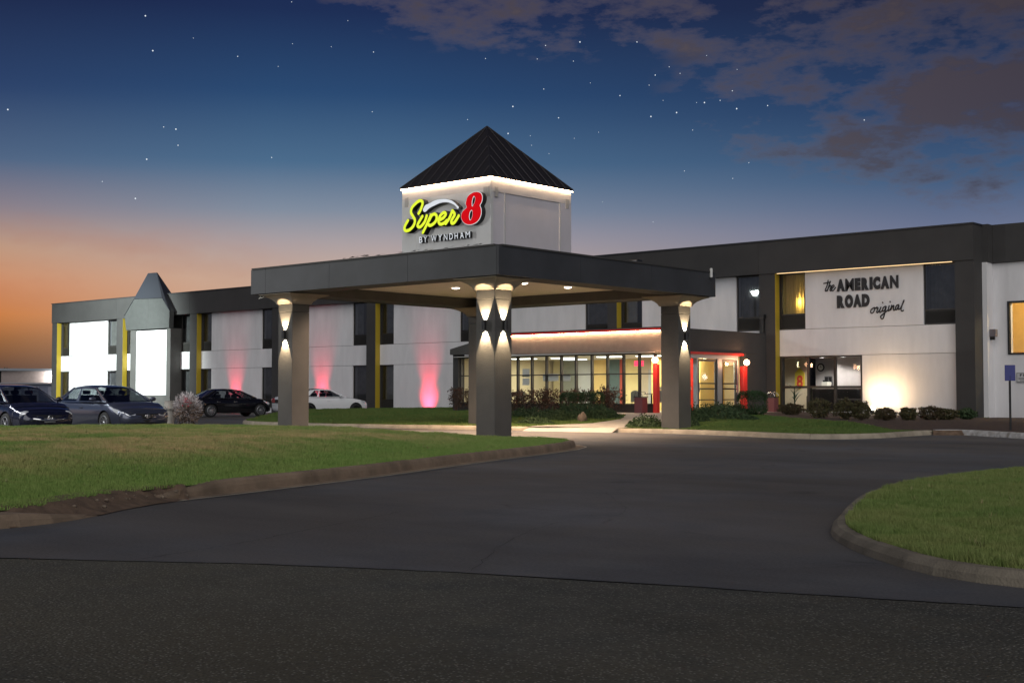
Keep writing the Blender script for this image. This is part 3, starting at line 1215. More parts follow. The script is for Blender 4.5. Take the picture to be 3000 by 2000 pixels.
# faceted hood: two front panels and four slopes
y0 = GY - .12
fl = [(-78.5, y0, 5.52), (-78.72, y0, 6.50), (-77.55, y0, 7.60), (-75.85, y0, 7.55), (-75.85, y0, 5.52)]
frr = [(-75.84, y0, 5.52), (-75.84, y0, 7.55), (-74.2, y0, 7.50), (-73.36, y0, 6.62), (-73.42, y0, 5.52)]


def slab(name, pts, dy, m, parent):
    n = len(pts)
    vv = list(pts) + [(x, y + dy, z) for x, y, z in pts]
    ff = [tuple(range(n))[::-1], tuple(range(n, 2 * n))] + [(i, (i + 1) % n, (i + 1) % n + n, i + n) for i in range(n)]
    return mesh(name, vv, ff, m, parent)


GABP = mat('gable_panel', (.052, .054, .052), .6, var=.1)
slab('gable_panel', fl, .35, GABP, mot)
slab('gable_panel', frr, .35, GABP, mot)
ry = 49.55
hv = [(-78.76, y0 - .03, 6.50), (-77.55, y0 - .03, 7.62), (-74.2, y0 - .03, 7.52), (-73.32, y0 - .03, 6.62),
      (-76.65, ry, 9.35), (-75.60, ry, 9.33), (-78.2, 50.5, 6.5), (-73.6, 50.5, 6.5), (-76.55, ry + .12, 9.35), (-75.70, ry + .12, 9.33)]
mesh('gable_roof', hv, [(1, 2, 5, 4), (0, 1, 4, 8, 6), (2, 3, 7, 9, 5), (4, 5, 9, 8), (6, 8, 9, 7)], mat('gable_roof', (.026, .028, .036), .5), mot)

# right wing (set back)
box('wing_return_wall', -19.95, -19.62, 50.46, 51.09, .05, 6.35, WHITE, mot)
box('wing_wall', -19.95, -18.98, 51.1, 51.4, .05, 6.35, WHITE, mot)
box('wing_wall', -18.98, -14.4, 51.1, 51.4, .05, 2.79, WHITE, mot)
box('wing_wall', -18.98, -14.4, 51.1, 51.4, 4.75, 6.35, WHITE, mot)
box('wing_wall', -14.4, -2, 51.1, 51.4, .05, 6.35, WHITE, mot)
box('wing_fascia', -19.56, -2, 50.95, 51.45, 6.36, 7.86, DARK, mot)
box('wing_fascia', -19.9, -19.57, 50.52, 51.45, 6.36, 7.86, DARK, mot)
wf = MB()
wf.box(-19.06, -18.98, 51.06, 51.2, 2.72, 4.82)
wf.box(-14.42, -14.34, 51.06, 51.2, 2.72, 4.82)
wf.box(-18.98, -14.42, 51.06, 51.2, 2.72, 2.79)
wf.box(-18.98, -14.42, 51.06, 51.2, 4.75, 4.82)
w_ = wf.obj('wing_window', BLACK, mot)
mesh('pane', [(-18.98, 51.15, 2.79), (-14.42, 51.15, 2.79), (-14.42, 51.15, 4.75), (-18.98, 51.15, 4.75)], [(0, 1, 2, 3)], GLASS, w_)
YW = mat('yellow_room_wall', (.70, .52, .24), .9, var=.05)
box('room_wall', -20.2, -13.5, 54.5, 54.6, 1.5, 6.0, YW, mot)
box('room_wall', -20.3, -20.2, 51.45, 54.5, 1.5, 6.0, YW, mot)
box('room_wall', -13.6, -13.5, 51.45, 54.5, 1.5, 6.0, YW, mot)
box('room_ceiling', -20.2, -13.6, 51.45, 54.5, 5.9, 6.0, YW, mot)
st = MB()
hr = [(-20.0, 53.6, 2.86), (-18.35, 53.6, 2.86), (-17.2, 53.6, 3.95), (-15.5, 53.6, 5.5)]
WOODL = mat('stair_rail_wood', (.42, .25, .09), .5)
stair = root('staircase', 'interior staircase rail seen through the yellow-lit window at right', 'staircase', (-18, 53.6, 2.0))
v, f = tube(hr, .045, 8)
mesh('handrail', v, f, WOODL, stair)
slab('stair_skirt', [(-20.0, 53.7, 2.55), (-20.0, 53.7, 2.78), (-18.35, 53.7, 2.78), (-15.5, 53.7, 5.3), (-15.5, 53.7, 4.9), (-18.2, 53.7, 2.55)], .06, WOODL, stair)
light('room_light', 'POINT', (-17.0, 52.6, 5.4), 330, (1, .80, .46), mot, size=.25)

# wing wall lamp
wlp = root('wall_lamp', 'small unlit grey box lamp on the white return wall at right', 'wall light', (-19.50, 50.75, 3.45))
box('housing', -19.615, -19.36, 50.62, 50.84, 3.42, 3.72, mat('grey_lamp_housing', (.16, .14, .15), .5), wlp, bev=.02)
box('bracket', -19.618, -19.44, 50.69, 50.77, 3.30, 3.42, BLACK, wlp)

# fire sign on the wing wall
fs = root('wall_sign', 'white fire sign with a thin border on the wing wall', 'sign', (-18.2, 51.06, 1.62))
SW = mat('sign_white', (.55, .55, .55), .5)
box('panel', -18.74, -17.75, 51.05, 51.08, 1.63, 2.02, SW, fs, bev=.006)
bd = MB()
for a in ((-18.72, -17.77, 51.044, 51.05, 1.995, 2.005), (-18.72, -17.77, 51.044, 51.05, 1.645, 1.655), (-18.72, -18.71, 51.044, 51.05, 1.655, 1.995), (-17.78, -17.77, 51.044, 51.05, 1.655, 1.995)):
    bd.box(*a)
bd.obj('border', BLKT, fs)


def glyph(ch, x0, x1, z0, z1, yf, depth, m, parent, bold=0.0, name='letter', side_m=None, extr=True):
    """one letter scaled to its box on a wall facing -Y; front face at yf, extruded back by depth"""
    c = bpy.data.curves.new('t', 'FONT')
    c.body = ch
    c.size = 1
    c.offset = bold
    c.extrude = .5
    c.resolution_u = 4
    t_ = bpy.data.objects.new('t', c)
    COL.objects.link(t_)
    bpy.context.view_layer.update()
    me = bpy.data.meshes.new_from_object(t_.evaluated_get(bpy.context.evaluated_depsgraph_get()))
    bpy.data.objects.remove(t_)
    n = len(me.vertices)
    a = np.empty(n * 3)
    me.vertices.foreach_get('co', a)
    a = a.reshape(-1, 3)
    mn, mx_ = a.min(0), a.max(0)
    s = (a - mn) / np.maximum(mx_ - mn, 1e-6)
    o_ = wloc(parent)
    V = np.stack([x0 + s[:, 0] * (x1 - x0) - o_.x, yf + (1 - s[:, 2]) * depth - o_.y, z0 + s[:, 1] * (z1 - z0) - o_.z], 1)
    me.vertices.foreach_set('co', V.ravel())
    me.materials.clear()
    me.materials.append(m)
    if side_m:
        me.materials.append(side_m)
        me.update()
        for p in me.polygons:
            if p.normal.y > -.9:
                p.material_index = 1
    me.update()
    o = bpy.data.objects.new(name, me)
    COL.objects.link(o)
    o.parent = parent
    return o


for k, ch in enumerate('FIRE'):
    glyph(ch, -18.60 + k * .13 - (.04 if k > 1 else 0), -18.60 + k * .13 + (.035 if ch == 'I' else .085) - (.04 if k > 1 else 0), 1.86, 1.96, 51.044, .006, BLKT, fs, .02)
tb = MB()
tb.box(-18.66, -17.85, 51.046, 51.05, 1.79, 1.805)
tb.box(-18.66, -17.95, 51.046, 51.05, 1.75, 1.765)
tb.box(-18.60, -17.98, 51.046, 51.05, 1.69, 1.71)
tb.obj('small_print', BLKT, fs)

# blue sign on a post
bs = root('parking_sign', 'plain blue sign plate on a thin black post at the white kerb', 'sign', (-13.84, 37.19, .15), 41.4)
box('sign_plate', -.15, .15, -.03, -.015, 1.41, 1.86, mat('blue_sign_back', (.035, .042, .20), .5), bs, bev=.004, local=True)
v, f = tube([(0, 0, 0), (0, 0, 1.55)], .033, 8)
mesh('post', v, f, BLACK, bs, local=True)

# ------------------------------------------------------------------ lettering on the white wall
AMER = [('A', -25.81, -25.44, 5.48, 6.0), ('M', -25.41, -25.03, 5.48, 6.0), ('E', -24.98, -24.73, 5.49, 6.0), ('R', -24.68, -24.36, 5.48, 6.0),
        ('I', -24.32, -24.19, 5.49, 6.01), ('C', -24.16, -23.85, 5.48, 6.01), ('A', -23.83, -23.46, 5.48, 6.01), ('N', -23.42, -23.06, 5.49, 6.02)]
ROAD = [('R', -25.80, -25.46, 4.78, 5.31), ('O', -25.44, -25.07, 4.77, 5.33), ('A', -25.06, -24.69, 4.78, 5.32), ('D', -24.67, -24.33, 4.79, 5.32)]
lt = root('wall_lettering', 'black words the AMERICAN ROAD original on the white upper wall', 'lettering', (-24.6, 49.99, 4.2))
for ch, a, b, c, d in AMER + ROAD:
    glyph(ch, a, b, c, d, 49.955, .04, BLKT, lt, .018 if ch == 'M' else (.045 if ch == 'N' else .085))
THE = [[(-26.2, 5.98), (-26.25, 5.77), (-26.34, 5.58), (-26.31, 5.53), (-26.23, 5.59)], [(-26.41, 5.86), (-26.1, 5.9)],
       [(-26.1, 5.93), (-26.17, 5.73), (-26.25, 5.53)], [(-26.21, 5.65), (-26.1, 5.76), (-26.07, 5.71), (-26.12, 5.57), (-26.08, 5.53), (-26.03, 5.58)],
       [(-26.02, 5.64), (-25.93, 5.71), (-25.96, 5.77), (-26.03, 5.71), (-26.05, 5.58), (-25.98, 5.53), (-25.86, 5.66)]]
THE_L = [[0, 1], [2, 3], [4]]
ORIG = [[(-24.12, 4.74), (-24.25, 4.67), (-24.29, 4.56), (-24.23, 4.51), (-24.15, 4.57), (-24.1, 4.7), (-24.13, 4.74), (-24.02, 4.7)],
        [(-24.02, 4.75), (-23.96, 4.71), (-24.02, 4.56), (-23.98, 4.52), (-23.89, 4.63)], [(-23.83, 4.74), (-23.9, 4.57), (-23.86, 4.53), (-23.77, 4.61)],
        [(-23.76, 4.935), (-23.745, 4.915)],
        [(-23.64, 4.77), (-23.73, 4.71), (-23.76, 4.59), (-23.69, 4.58), (-23.6, 4.77), (-23.66, 4.52), (-23.73, 4.3), (-23.81, 4.26), (-23.85, 4.36), (-23.73, 4.46), (-23.54, 4.6)],
        [(-23.47, 4.78), (-23.52, 4.6), (-23.48, 4.58), (-23.41, 4.67)], [(-23.435, 4.955), (-23.42, 4.935)],
        [(-23.36, 4.8), (-23.42, 4.59), (-23.33, 4.74), (-23.27, 4.78), (-23.29, 4.62), (-23.25, 4.59), (-23.19, 4.67)],
        [(-23.06, 4.81), (-23.15, 4.78), (-23.2, 4.66), (-23.15, 4.61), (-23.05, 4.78), (-23.08, 4.64), (-23.04, 4.62), (-22.98, 4.67)],
        [(-22.98, 4.66), (-22.84, 4.93), (-22.84, 4.97), (-22.91, 4.8), (-22.96, 4.61), (-22.92, 4.54), (-22.86, 4.57)]]
ORIG_L = [[0], [1], [2, 3], [4], [5, 6], [7], [8], [9]]


def script_letters(strokes, groups, y, r, m, parent, fl=.5, n=5):
    out = []
    for g in groups:
        b = MB()
        for i in g:
            p = catmull([(x, y, z) for x, z in strokes[i]], n) if len(strokes[i]) > 2 else [Vector((x, y, z)) for x, z in strokes[i]]
            b.add(*tube(p, r, 8, (Vector((0, 1, 0)), fl)))
            for e in (p[0], p[-1]):
                b.add(*ellipsoid(e, (r, r * fl, r), 8, 6))
        out.append(b.obj('letter', m, parent, smooth=True))
    return out


script_letters(THE, THE_L, 49.975, .026, BLKT, lt)
script_letters(ORIG, ORIG_L, 49.975, .026, BLKT, lt)

# ------------------------------------------------------------------ lobby annex
ax_ = root('lobby_annex', 'single-storey charcoal glazed lobby with red trim, between canopy and motel wing', 'building', (-34.5, 46, .4))
LX0, LX1, LY = -40.47, -29.0, 42.1
MUL_X = [-40.13, -39.4, -38.6, -37.7, -36.76, -35.96, -35.15, -34.35, -33.56, -32.73, -31.93, -31.12, -30.34, -29.58]
# fascia front: sloped left end then level
slab('fascia', [(LX0, 41.7, 2.92), (LX0, 41.7, 3.17), (-37.9, 41.7, 3.70), (-36.9, 41.7, 3.72), (-36.9, 41.7, 2.92)], .42, DARK2, ax_)
slab('fascia', [(-36.89, 41.7, 2.87), (-36.89, 41.7, 3.62), (LX1, 41.7, 3.62), (LX1, 41.7, 2.84)], .42, mat('fascia_stucco', (.20, .17, .145), .85, var=.1, bump=.3, bscale=40), ax_)
box('red_trim', -36.89, LX1 + .03, 41.55, 41.70, 3.67, 3.755, RED, ax_)
box('fascia_cap', -36.89, LX1 - .01, 41.60, 42.12, 3.76, 3.80, DARK, ax_)
box('led_strip', -36.8, LX1 - .02, 41.60, 41.64, 3.625, 3.655, LEDF, ax_)
box('side_fascia', LX1 - .35, LX1, 42.13, 49.58, 2.88, 3.80, DARK, ax_)
box('roof_deck', LX0 + .3, LX1 - .36, 42.2, 49.5, 3.2, 3.35, CORE, ax_)
box('soffit', LX0 + .2, LX1 - .36, 41.72, 42.9, 2.80, 2.83, mat('pale_soffit', (.5, .5, .48), .8), ax_)
box('corner_pier', LX0, LX0 + .33, 41.9, 42.3, .3, 3.0, DARK, ax_)
box('knee_wall', LX0 + .33, -29.62, 42.0, 42.2, .3, .76, DARK, ax_)
box('sill', LX0 + .33, -29.62, 41.97, 42.22, .765, .80, FRAME, ax_)
box('window_head', LX0 + .33, -29.62, 42.05, 42.15, 2.755, 2.80, FRAME, ax_)
box('window_rail', LX0 + .33, -29.62, 42.06, 42.13, 1.955, 2.00, FRAME, ax_)
for x in MUL_X:
    box('mullion', x - .035, x + .035, 42.03, 42.17, .80, 2.755, FRAME, ax_)
for i in range(len(MUL_X) - 1):
    a, b = MUL_X[i] + .036, MUL_X[i + 1] - .036
    for z0_, z1_ in ((.802, 1.953), (2.002, 2.753)):
        mesh('window_pane', [(a, 42.1, z0_), (b, 42.1, z0_), (b, 42.1, z1_), (a, 42.1, z1_)], [(0, 1, 2, 3)], GLASS, ax_)
# interior shell
CRW = mat('lobby_cream_wall', (.60, .53, .36), .9, var=.04)
GRW = mat('lobby_grey_wall', (.20, .22, .20), .9, var=.05)
GRW = mat('lobby_grey_wall', (.20, .22, .20), .9, var=.05)
LCE = mat('lobby_ceiling', (.62, .62, .58), .9)
for (xa, xb, nm, cc) in ((LX0 + .3, -39.72, 'olive', (.56, .50, .30)), (-39.70, -38.65, 'dim_grey', (.26, .28, .24)), (-38.63, -37.72, 'steel', (.48, .50, .50)),
                         (-37.70, -36.82, 'amber', (.74, .54, .22)), (-36.80, -36.18, 'teal', (.10, .15, .155)), (-36.16, -35.9, 'brick_red', (.48, .10, .07)),
                         (-35.88, -34.95, 'pale_yellow', (.80, .68, .34)), (-34.93, -33.0, 'beige', (.60, .53, .40)), (-32.98, -29.4, 'warm', (.66, .56, .36))):
    box('back_wall', xa, xb, 48.6, 48.9, .4, 2.80, mat('lobby_wall_' + nm, cc, .9, var=.04), ax_)
box('end_wall', LX0, LX0 + .12, 42.31, 49.5, .3, 2.9, CRW, ax_)
box('ceiling', LX0 + .3, LX1 - .36, 42.92, 48.95, 2.78, 2.82, LCE, ax_)
box('lobby_floor', LX0 + .2, LX1 - .2, 42.2, 49.5, .30, .44, mat('lobby_floor', (.30, .26, .2), .5), ax_)
for k, (x, y) in enumerate(((-38.6, 44.6), (-36.4, 44.8), (-33.6, 44.5), (-31.6, 44.6), (-37.6, 47), (-30.3, 46.2))):
    lf = root('ceiling_light', ['leftmost front ceiling panel in the lobby', 'second front ceiling panel in the lobby from the left', 'third front ceiling panel in the lobby from the left', 'rightmost front ceiling panel in the lobby', 'rear ceiling panel at the left of the lobby', 'ceiling panel just inside the lobby doors'][k], 'light', (x, y, 2.76), group='ceiling panels inside the lobby')
    box('lens', x - .55, x + .55, y - .28, y + .28, 2.752, 2.768, TUBE, lf)
    box('rim', x - .60, x + .60, y - .33, y + .33, 2.769, 2.776, ALU, lf)
light('lobby_fill', 'AREA', (-36.5, 45.4, 2.70), 260, (1, .93, .72), ax_, aim=(-36.5, 45.4, 0), size=5.5, sizey=2.5)
light('lobby_fill', 'AREA', (-31.6, 45.4, 2.70), 210, (1, .92, .70), ax_, aim=(-31.6, 45.4, 0), size=3.2, sizey=2.5)
# partition, red column, steel door
o = box('interior_pillar', -31.3, -30.98, 46.6, 46.9, .44, 2.78, RED, ax_)
box('interior_pillar', -31.9, -31.4, 46.5, 46.9, .44, 2.78, GRW, ax_)
box('partition_wall', -33.1, -32.2, 46.8, 46.9, .44, 2.78, mat('ochre_wall', (.66, .47, .16), .9), ax_)
box('interior_door', -34.2, -33.5, 48.12, 48.19, .44, 2.3, mat('steel_door', (.42, .44, .45), .5), ax_)
box('reception_counter', -30.9, -29.75, 44.2, 44.9, 1.35, 1.47, mat('pale_counter', (.6, .55, .42), .4), ax_)
box('reception_counter', -30.8, -29.85, 44.3, 44.8, .44, 1.34, CRW, ax_)
ex = root('exit_sign', 'small red glowing sign high inside the lobby', 'sign', (-34.2, 47.4, 2.45))
box('panel', -34.45, -33.95, 47.38, 47.42, 2.42, 2.66, emis('exit_red', (1, .05, .10), 2.2), ex)
PAPER = mat('paper', (.75, .74, .66), .8)
for (a, b, c, d, lb) in ((-36.55, -36.15, 1.55, 1.85, 'lower sheet of the two stacked paper notices on the left lobby glass'), (-36.55, -36.15, 1.90, 2.25, 'upper sheet of the two stacked paper notices on the left lobby glass'),
                         (-35.4, -34.55, 1.72, 2.02, 'wide white paper notice on the lobby glass'), (-34.3, -33.9, 1.72, 1.98, 'small paper notice right of the wide one on the lobby glass')):
    o = box('notice', a, b, 42.135, 42.142, c, d, PAPER)
    tag(o, lb, 'notice', 'paper notices on the lobby windows')
bt_ = root('round_table', 'small black cafe table inside the lobby near the red post', 'table', (-30.55, 43.2, .44))
v, f = lathe([(.30, 1.17), (.30, 1.20)], 18, (-30.55, 43.2, 0))
mesh('table_top', v, f, BLACK, bt_)
v, f = lathe([(.20, .45), (.03, .48), (.03, 1.16)], 12, (-30.55, 43.2, 0))
mesh('pedestal', v, f, BLACK, bt_)


def chair(x, y, rz, label, group=None):
    c = root('chair', label, 'chair', (x, y, .44), rz, group)
    b = MB()
    for i in range(9):
        th = R(-60 + 15 * i)
        b.add(*boxv(-.03, .03, -.012, .012, 0, .001)) if False else None
    vv, ff = [], []
    n = 10
    for i in range(n + 1):
        u = -1 + 2 * i / n
        for j, zz in enumerate((.40, .62, .80, .88)):
            w = .23 * (1.0 if j < 2 else (.98 if j == 2 else .80))
            vv.append((u * w, .20 + .05 * (1 - u * u), zz - (.05 * u * u if j == 3 else 0)))
    for i in range(n):
        for j in range(3):
            a = i * 4 + j
            ff.append((a, a + 4, a + 5, a + 1))
    bk_ = mesh('backrest', vv, ff, mat('chair_grey', (.22, .24, .22), .6), c, smooth=True, local=True)
    box('seat', -.22, .22, -.22, .20, .42, .47, mat('chair_grey', (.22, .24, .22), .6), c, bev=.02, local=True)
    for sx_ in (-1, 1):
        for sy_ in (-1, 1):
            v, f = tube([(sx_ * .18, sy_ * .17, .43), (sx_ * .22, sy_ * .22, 0)], .014, 6)
            mesh('leg', v, f, BLACK, c, local=True)
    return c


for (x, y, rz, lb) in ((-38.4, 44.0, 20, 'grey lobby chair at the far left inside the glazing'), (-36.3, 43.6, 150, 'grey lobby chair behind the second group of shrubs'),
                       (-34.6, 44.2, -30, 'grey lobby chair in the middle of the glazed room'), (-33.0, 43.5, 200, 'grey lobby chair left of the maroon bin')):
    chair(x, y, rz, lb)
chair(-29.95, 43.0, 200, 'grey round-backed chair inside the lobby beside the red post')
chair(-31.3, 43.3, 60, 'grey round-backed chair left of the small lobby table')

# entrance side (faces +X)
box('side_wall', LX1 - .30, LX1, 47.92, 49.58, .3, 2.875, DARK, ax_)
box('side_wall', LX1 - .25, LX1 - .02, 42.32, 42.5, .3, 2.70, FRAME, ax_)
box('red_trim', LX1 - .02, LX1 + .10, 42.2, 47.6, 2.78, 2.875, RED, ax_)
box('door_header', LX1 - .22, LX1 - .02, 42.52, 47.34, 2.62, 2.775, ALU, ax_)
for y in (44.22, 45.78, 47.30):
    box('door_frame_post', LX1 - .20, LX1 - .03, y - .02, y + (.30 if y == 45.78 else .08), .42, 2.62, ALU, ax_)


def door(y0_, y1_, hinge):
    d = box('entrance_door', LX1 - .11, LX1 - .06, y0_, y0_ + .11, .44, 2.60, FRAME, ax_)
    o_ = ax_.location
    q = MB()
    q.box(LX1 - .11, LX1 - .06, y0_ + .11, y1_ - .11, .44, .52)
    q.box(LX1 - .11, LX1 - .06, y0_ + .11, y1_ - .11, 2.50, 2.60)
    q.box(LX1 - .11, LX1 - .06, y0_ + .11, y1_ - .11, 1.36, 1.42)
    q.box(LX1 - .11, LX1 - .06, y0_ + .11, y1_ - .11, .92, .96)
    q.box(LX1 - .11, LX1 - .06, y1_ - .11, y1_, .44, 2.60)
    e = q.obj('door_rail', FRAME, d, local=False)
    e.location = (0, 0, 0)
    mesh('door_pane', [(LX1 - .085, y0_ + .11, .52), (LX1 - .085, y1_ - .11, .52), (LX1 - .085, y1_ - .11, 2.5), (LX1 - .085, y0_ + .11, 2.5)], [(0, 1, 2, 3)], GLASS, d)
    box('push_bar', LX1 - .055, LX1 - .01, y0_ + .1, y1_ - .1, 1.58, 1.63, BLACK, d)
    hy = y0_ + .06 if hinge else y1_ - .06
    box('handle', LX1 - .055, LX1 - .01, hy - .02, hy + .02, 1.25, 1.6, CHROME, d)


door(44.32, 45.76, True)
door(46.10, 47.28, False)
mesh('side_pane', [(LX1 - .085, 42.5, .46), (LX1 - .085, 44.2, .46), (LX1 - .085, 44.2, 2.6), (LX1 - .085, 42.5, 2.6)], [(0, 1, 2, 3)], GLASS, ax_)
box('door_rail', LX1 - .12, LX1 - .05, 42.5, 44.2, .44, .52, FRAME, ax_)
box('partition_wall', -30.6, -30.5, 46.7, 48.85, .44, 2.78, mat('ochre_wall', (.66, .47, .16), .9), ax_)
box('partition_wall', -31.8, -30.62, 47.5, 47.6, .44, 2.78, CRW, ax_)
light('vestibule_light', 'POINT', (-29.9, 46.0, 2.55), 60, (1, .88, .52), ax_, size=.15)
for k, (x, y) in enumerate(((-29.40, 41.90), (-28.92, 47.60))):
    box('red_post', x - .09, x + .09, y - .10 if k == 0 else y - .15, y + .10 if k == 0 else y + .15, .38, 2.34, RED, ax_)
for (x, y, z, lb) in ((-29.30, 41.68, 2.50, 'glowing round sconce on the red post at the lobby corner'), (-28.70, 47.50, 2.50, 'glowing round sconce on the red post right of the doors')):
    g = root('globe_sconce', lb, 'wall light', (x, y, z))
    v, f = ellipsoid((x, y, z), (.12, .12, .12), 16, 10)
    mesh('globe', v, f, GLOBE, g, smooth=True)
    v, f = lathe([(.05, z + .135), (.05, z + .18)], 12, (x, y, 0))
    mesh('cap', v, f, BLACK, g)
    light('globe_light', 'POINT', (x + .12, y - .14, z - .04), 44, (1, .50, .26), g, size=.09)


def litter_bin(x, y, z, label, col):
    g = root('litter_bin', label, 'litter bin', (x, y, z))
    box('body', x - .19, x + .19, y - .19, y + .19, z, z + .62, col, g, bev=.025)
    box('lid', x - .205, x + .205, y - .205, y + .205, z + .625, z + .66, BLACK, g, bev=.01)
    for off in (-.16, .16):
        pts = [(x + .19 * math.cos(R(a)), y + off, z + .66 + .19 * math.sin(R(a))) for a in range(0, 181, 20)]
        v, f = tube(pts, .012, 6)
        mesh('hoop', v, f, CHROME, g, smooth=True)


litter_bin(-29.82, 41.45, .42, 'maroon litter bin with chrome hoops against the lobby windows', mat('maroon_bin', (.14, .035, .04), .5))
litter_bin(-27.6, 47.7, .40, 'litter bin with bright hoops behind the clipped bush', mat('maroon_bin', (.14, .035, .04), .5))

# ------------------------------------------------------------------ office room behind the ground floor window
rm = root('office_room', '', '', (-26.5, 53, .4))
del rm['label'], rm['category']
rm.parent = mot
rm.location = Vector((-26.5, 53, .4)) - wloc(mot)
OW = mat('office_wall', (.50, .47, .47), .9, var=.04)
OY = mat('office_warm_wall', (.55, .48, .34), .9)
box('room_wall', -31.5, -29.75, 54.6, 54.7, .3, 3.2, OY, rm)
box('room_wall', -29.74, -28.3, 55.4, 55.5, .3, 3.2, OW, rm)
box('room_wall', -28.29, -24.3, 54.5, 54.6, .3, 3.2, OW, rm)
box('room_wall', -24.3, -24.2, 50.95, 55.5, .3, 3.2, OW, rm)
box('room_wall', -31.6, -31.5, 50.95, 54.6, .3, 3.2, OY, rm)
box('room_ceiling', -31.5, -24.3, 50.42, 55.4, 2.84, 2.90, mat('office_ceiling', (.45, .44, .42), .9), rm)
box('room_floor', -31.5, -24.3, 50.42, 55.4, .25, .42, mat('office_floor', (.09, .07, .06), .6), rm)
of = MB()
WX0, WX1, WZ0, WZ1 = -28.53, -24.72, .46, 2.79
for a in ((WX0, WX0 + .07, WZ0, WZ1), (WX1 - .07, WX1, WZ0, WZ1), (-27.27, -27.16, WZ0, WZ1), (-26.02, -25.90, WZ0, WZ1), (WX0, WX1, WZ0 - .0, WZ0 + .06), (WX0, WX1, WZ1 - .06, WZ1), (WX0, WX1, 1.42, 1.52), (-25.9, WX1, .93, .98)):
    of.box(a[0], a[1], 50.03 + .002 * len(of.v) / 8, 50.13 - .001 * len(of.v) / 8, a[2], a[3])
ow = of.obj('office_window', FRAME, mot)
for a, b in ((WX0 + .07, -27.27), (-27.16, -26.02), (-25.9, WX1 - .07)):
    for c, d in ((WZ0 + .06, 1.42), (1.52, WZ1 - .06)):
        mesh('pane', [(a, 50.09, c), (b, 50.09, c), (b, 50.09, d), (a, 50.09, d)], [(0, 1, 2, 3)], GLASS, ow)
for (x, y, lb) in ((-29.4, 52.7, 'office ceiling light above the yellow sign'), (-28.6, 53.9, 'office ceiling light near the clock'), (-27.3, 53.4, 'office ceiling light over the reception desk')):
    g = root('recessed_light', lb, 'light', (x, y, 2.82), group='recessed lights in the office ceiling')
    v, f = lathe([(.10, 2.825), (.10, 2.837)], 16, (x, y, 0))
    mesh('lens', v, f, DISCW, g)
    v, f = lathe([(.10, 2.822), (.13, 2.837)], 16, (x, y, 0))
    mesh('rim', v, f[:-2], ALU, g)
    light('recess_lamp', 'SPOT', (x, y, 2.79), 150, (1, .93, .86), g, aim=(x, y, 0), size=.08, angle=150, blend=.5)
# wall clock
ck = root('wall_clock', 'round black rimmed clock on the office wall', 'clock', (-29.45, 55.38, 2.3))
CX_, CY_, CZ_ = -29.45, 55.38, 2.42
v, f = lathe([(.19, CY_ - .03), (.19, CY_)], 24, (CX_, 0, CZ_), 'Y')
mesh('clock_rim', v, f, BLACK, ck)
v, f = lathe([(.13, CY_ - .036), (.13, CY_ - .031)], 24, (CX_, 0, CZ_), 'Y')
mesh('clock_face', v, f, PAPER, ck)
h = MB()
h.box(CX_ - .008, CX_ + .008, CY_ - .042, CY_ - .038, CZ_, CZ_ + .10)
h.box(CX_, CX_ + .07, CY_ - .046, CY_ - .043, CZ_ - .008, CZ_ + .008)
h.obj('clock_hands', BLACK, ck)
# retro sign on the office wall: plain shield with a number
sg = root('retro_sign', 'yellow framed sign with a red numeral on the office wall', 'sign', (-30.1, 54.55, 1.5))
b_ = MB()
sx0, sx1 = -30.35, -29.85
b_.add(*boxv(sx0, sx1, 54.53, 54.56, 1.55, 2.15))
b_.add([(sx0, 54.53, 2.15), (sx1, 54.53, 2.15), ((sx0 + sx1) / 2, 54.53, 2.42), ((sx0 + sx1) / 2, 54.53, 1.38), (sx0, 54.53, 1.55), (sx1, 54.53, 1.55)], [(0, 1, 2), (4, 3, 5)])
b_.obj('panel', mat('retro_yellow', (.62, .52, .05), .6), sg)
glyph('8', sx0 + .10, sx1 - .08, 1.48, 2.05, 54.505, .02, mat('retro_red', (.55, .06, .03), .6), sg, .03)
# picture board, printer, desk, sofa
pb = root('notice_board', 'small dark board of papers below the office clock', 'notice board', (-27.2, 55.37, 1.7))
box('board', -29.25, -28.85, 55.34, 55.38, 1.55, 2.0, mat('board_grey', (.16, .16, .18), .7), pb)
for k in range(2):
    box('paper', -29.22 + k * .19, -29.07 + k * .19, 55.33, 55.338, 1.75, 1.96, BLACK, pb)
    box('paper', -29.22 + k * .19, -29.07 + k * .19, 55.33, 55.338, 1.60, 1.72, PAPER, pb)
dk = root('reception_desk', 'long pale reception desk inside the office', 'desk', (-26, 53.8, .42))
box('desk_top', -28.9, -24.6, 53.5, 54.2, 1.42, 1.50, mat('desk_top', (.55, .52, .44), .4), dk)
box('desk_front', -28.8, -24.6, 53.58, 54.1, .42, 1.41, mat('desk_front', (.09, .04, .03), .5), dk)
pr_ = root('printer', 'white printer standing on the office desk', 'printer', (-26.9, 53.8, 1.5))
box('body', -28.5, -28.2, 53.62, 53.98, 1.502, 1.72, PAPER, pr_, bev=.02)
box('paper_tray', -28.47, -28.23, 53.7, 53.9, 1.722, 1.80, BLACK, pr_)
sf_ = root('sofa', 'dark sofa with its back to the office window', 'sofa', (-26.3, 51.4, .42))
box('backrest', -27.6, -25.4, 51.0, 51.22, .42, 1.38, mat('dark_sofa', (.012, .010, .010), .8), sf_, bev=.06)
box('seat', -27.6, -25.4, 51.23, 51.9, .42, .85, mat('dark_sofa', (.012, .010, .010), .8), sf_, bev=.05)
box('armrest', -27.85, -27.61, 51.0, 51.9, .42, 1.1, mat('dark_sofa', (.012, .010, .010), .8), sf_, bev=.04)
box('armrest', -25.39, -25.15, 51.0, 51.9, .42, 1.1, mat('dark_sofa', (.012, .010, .010), .8), sf_, bev=.04)

# ------------------------------------------------------------------ plants


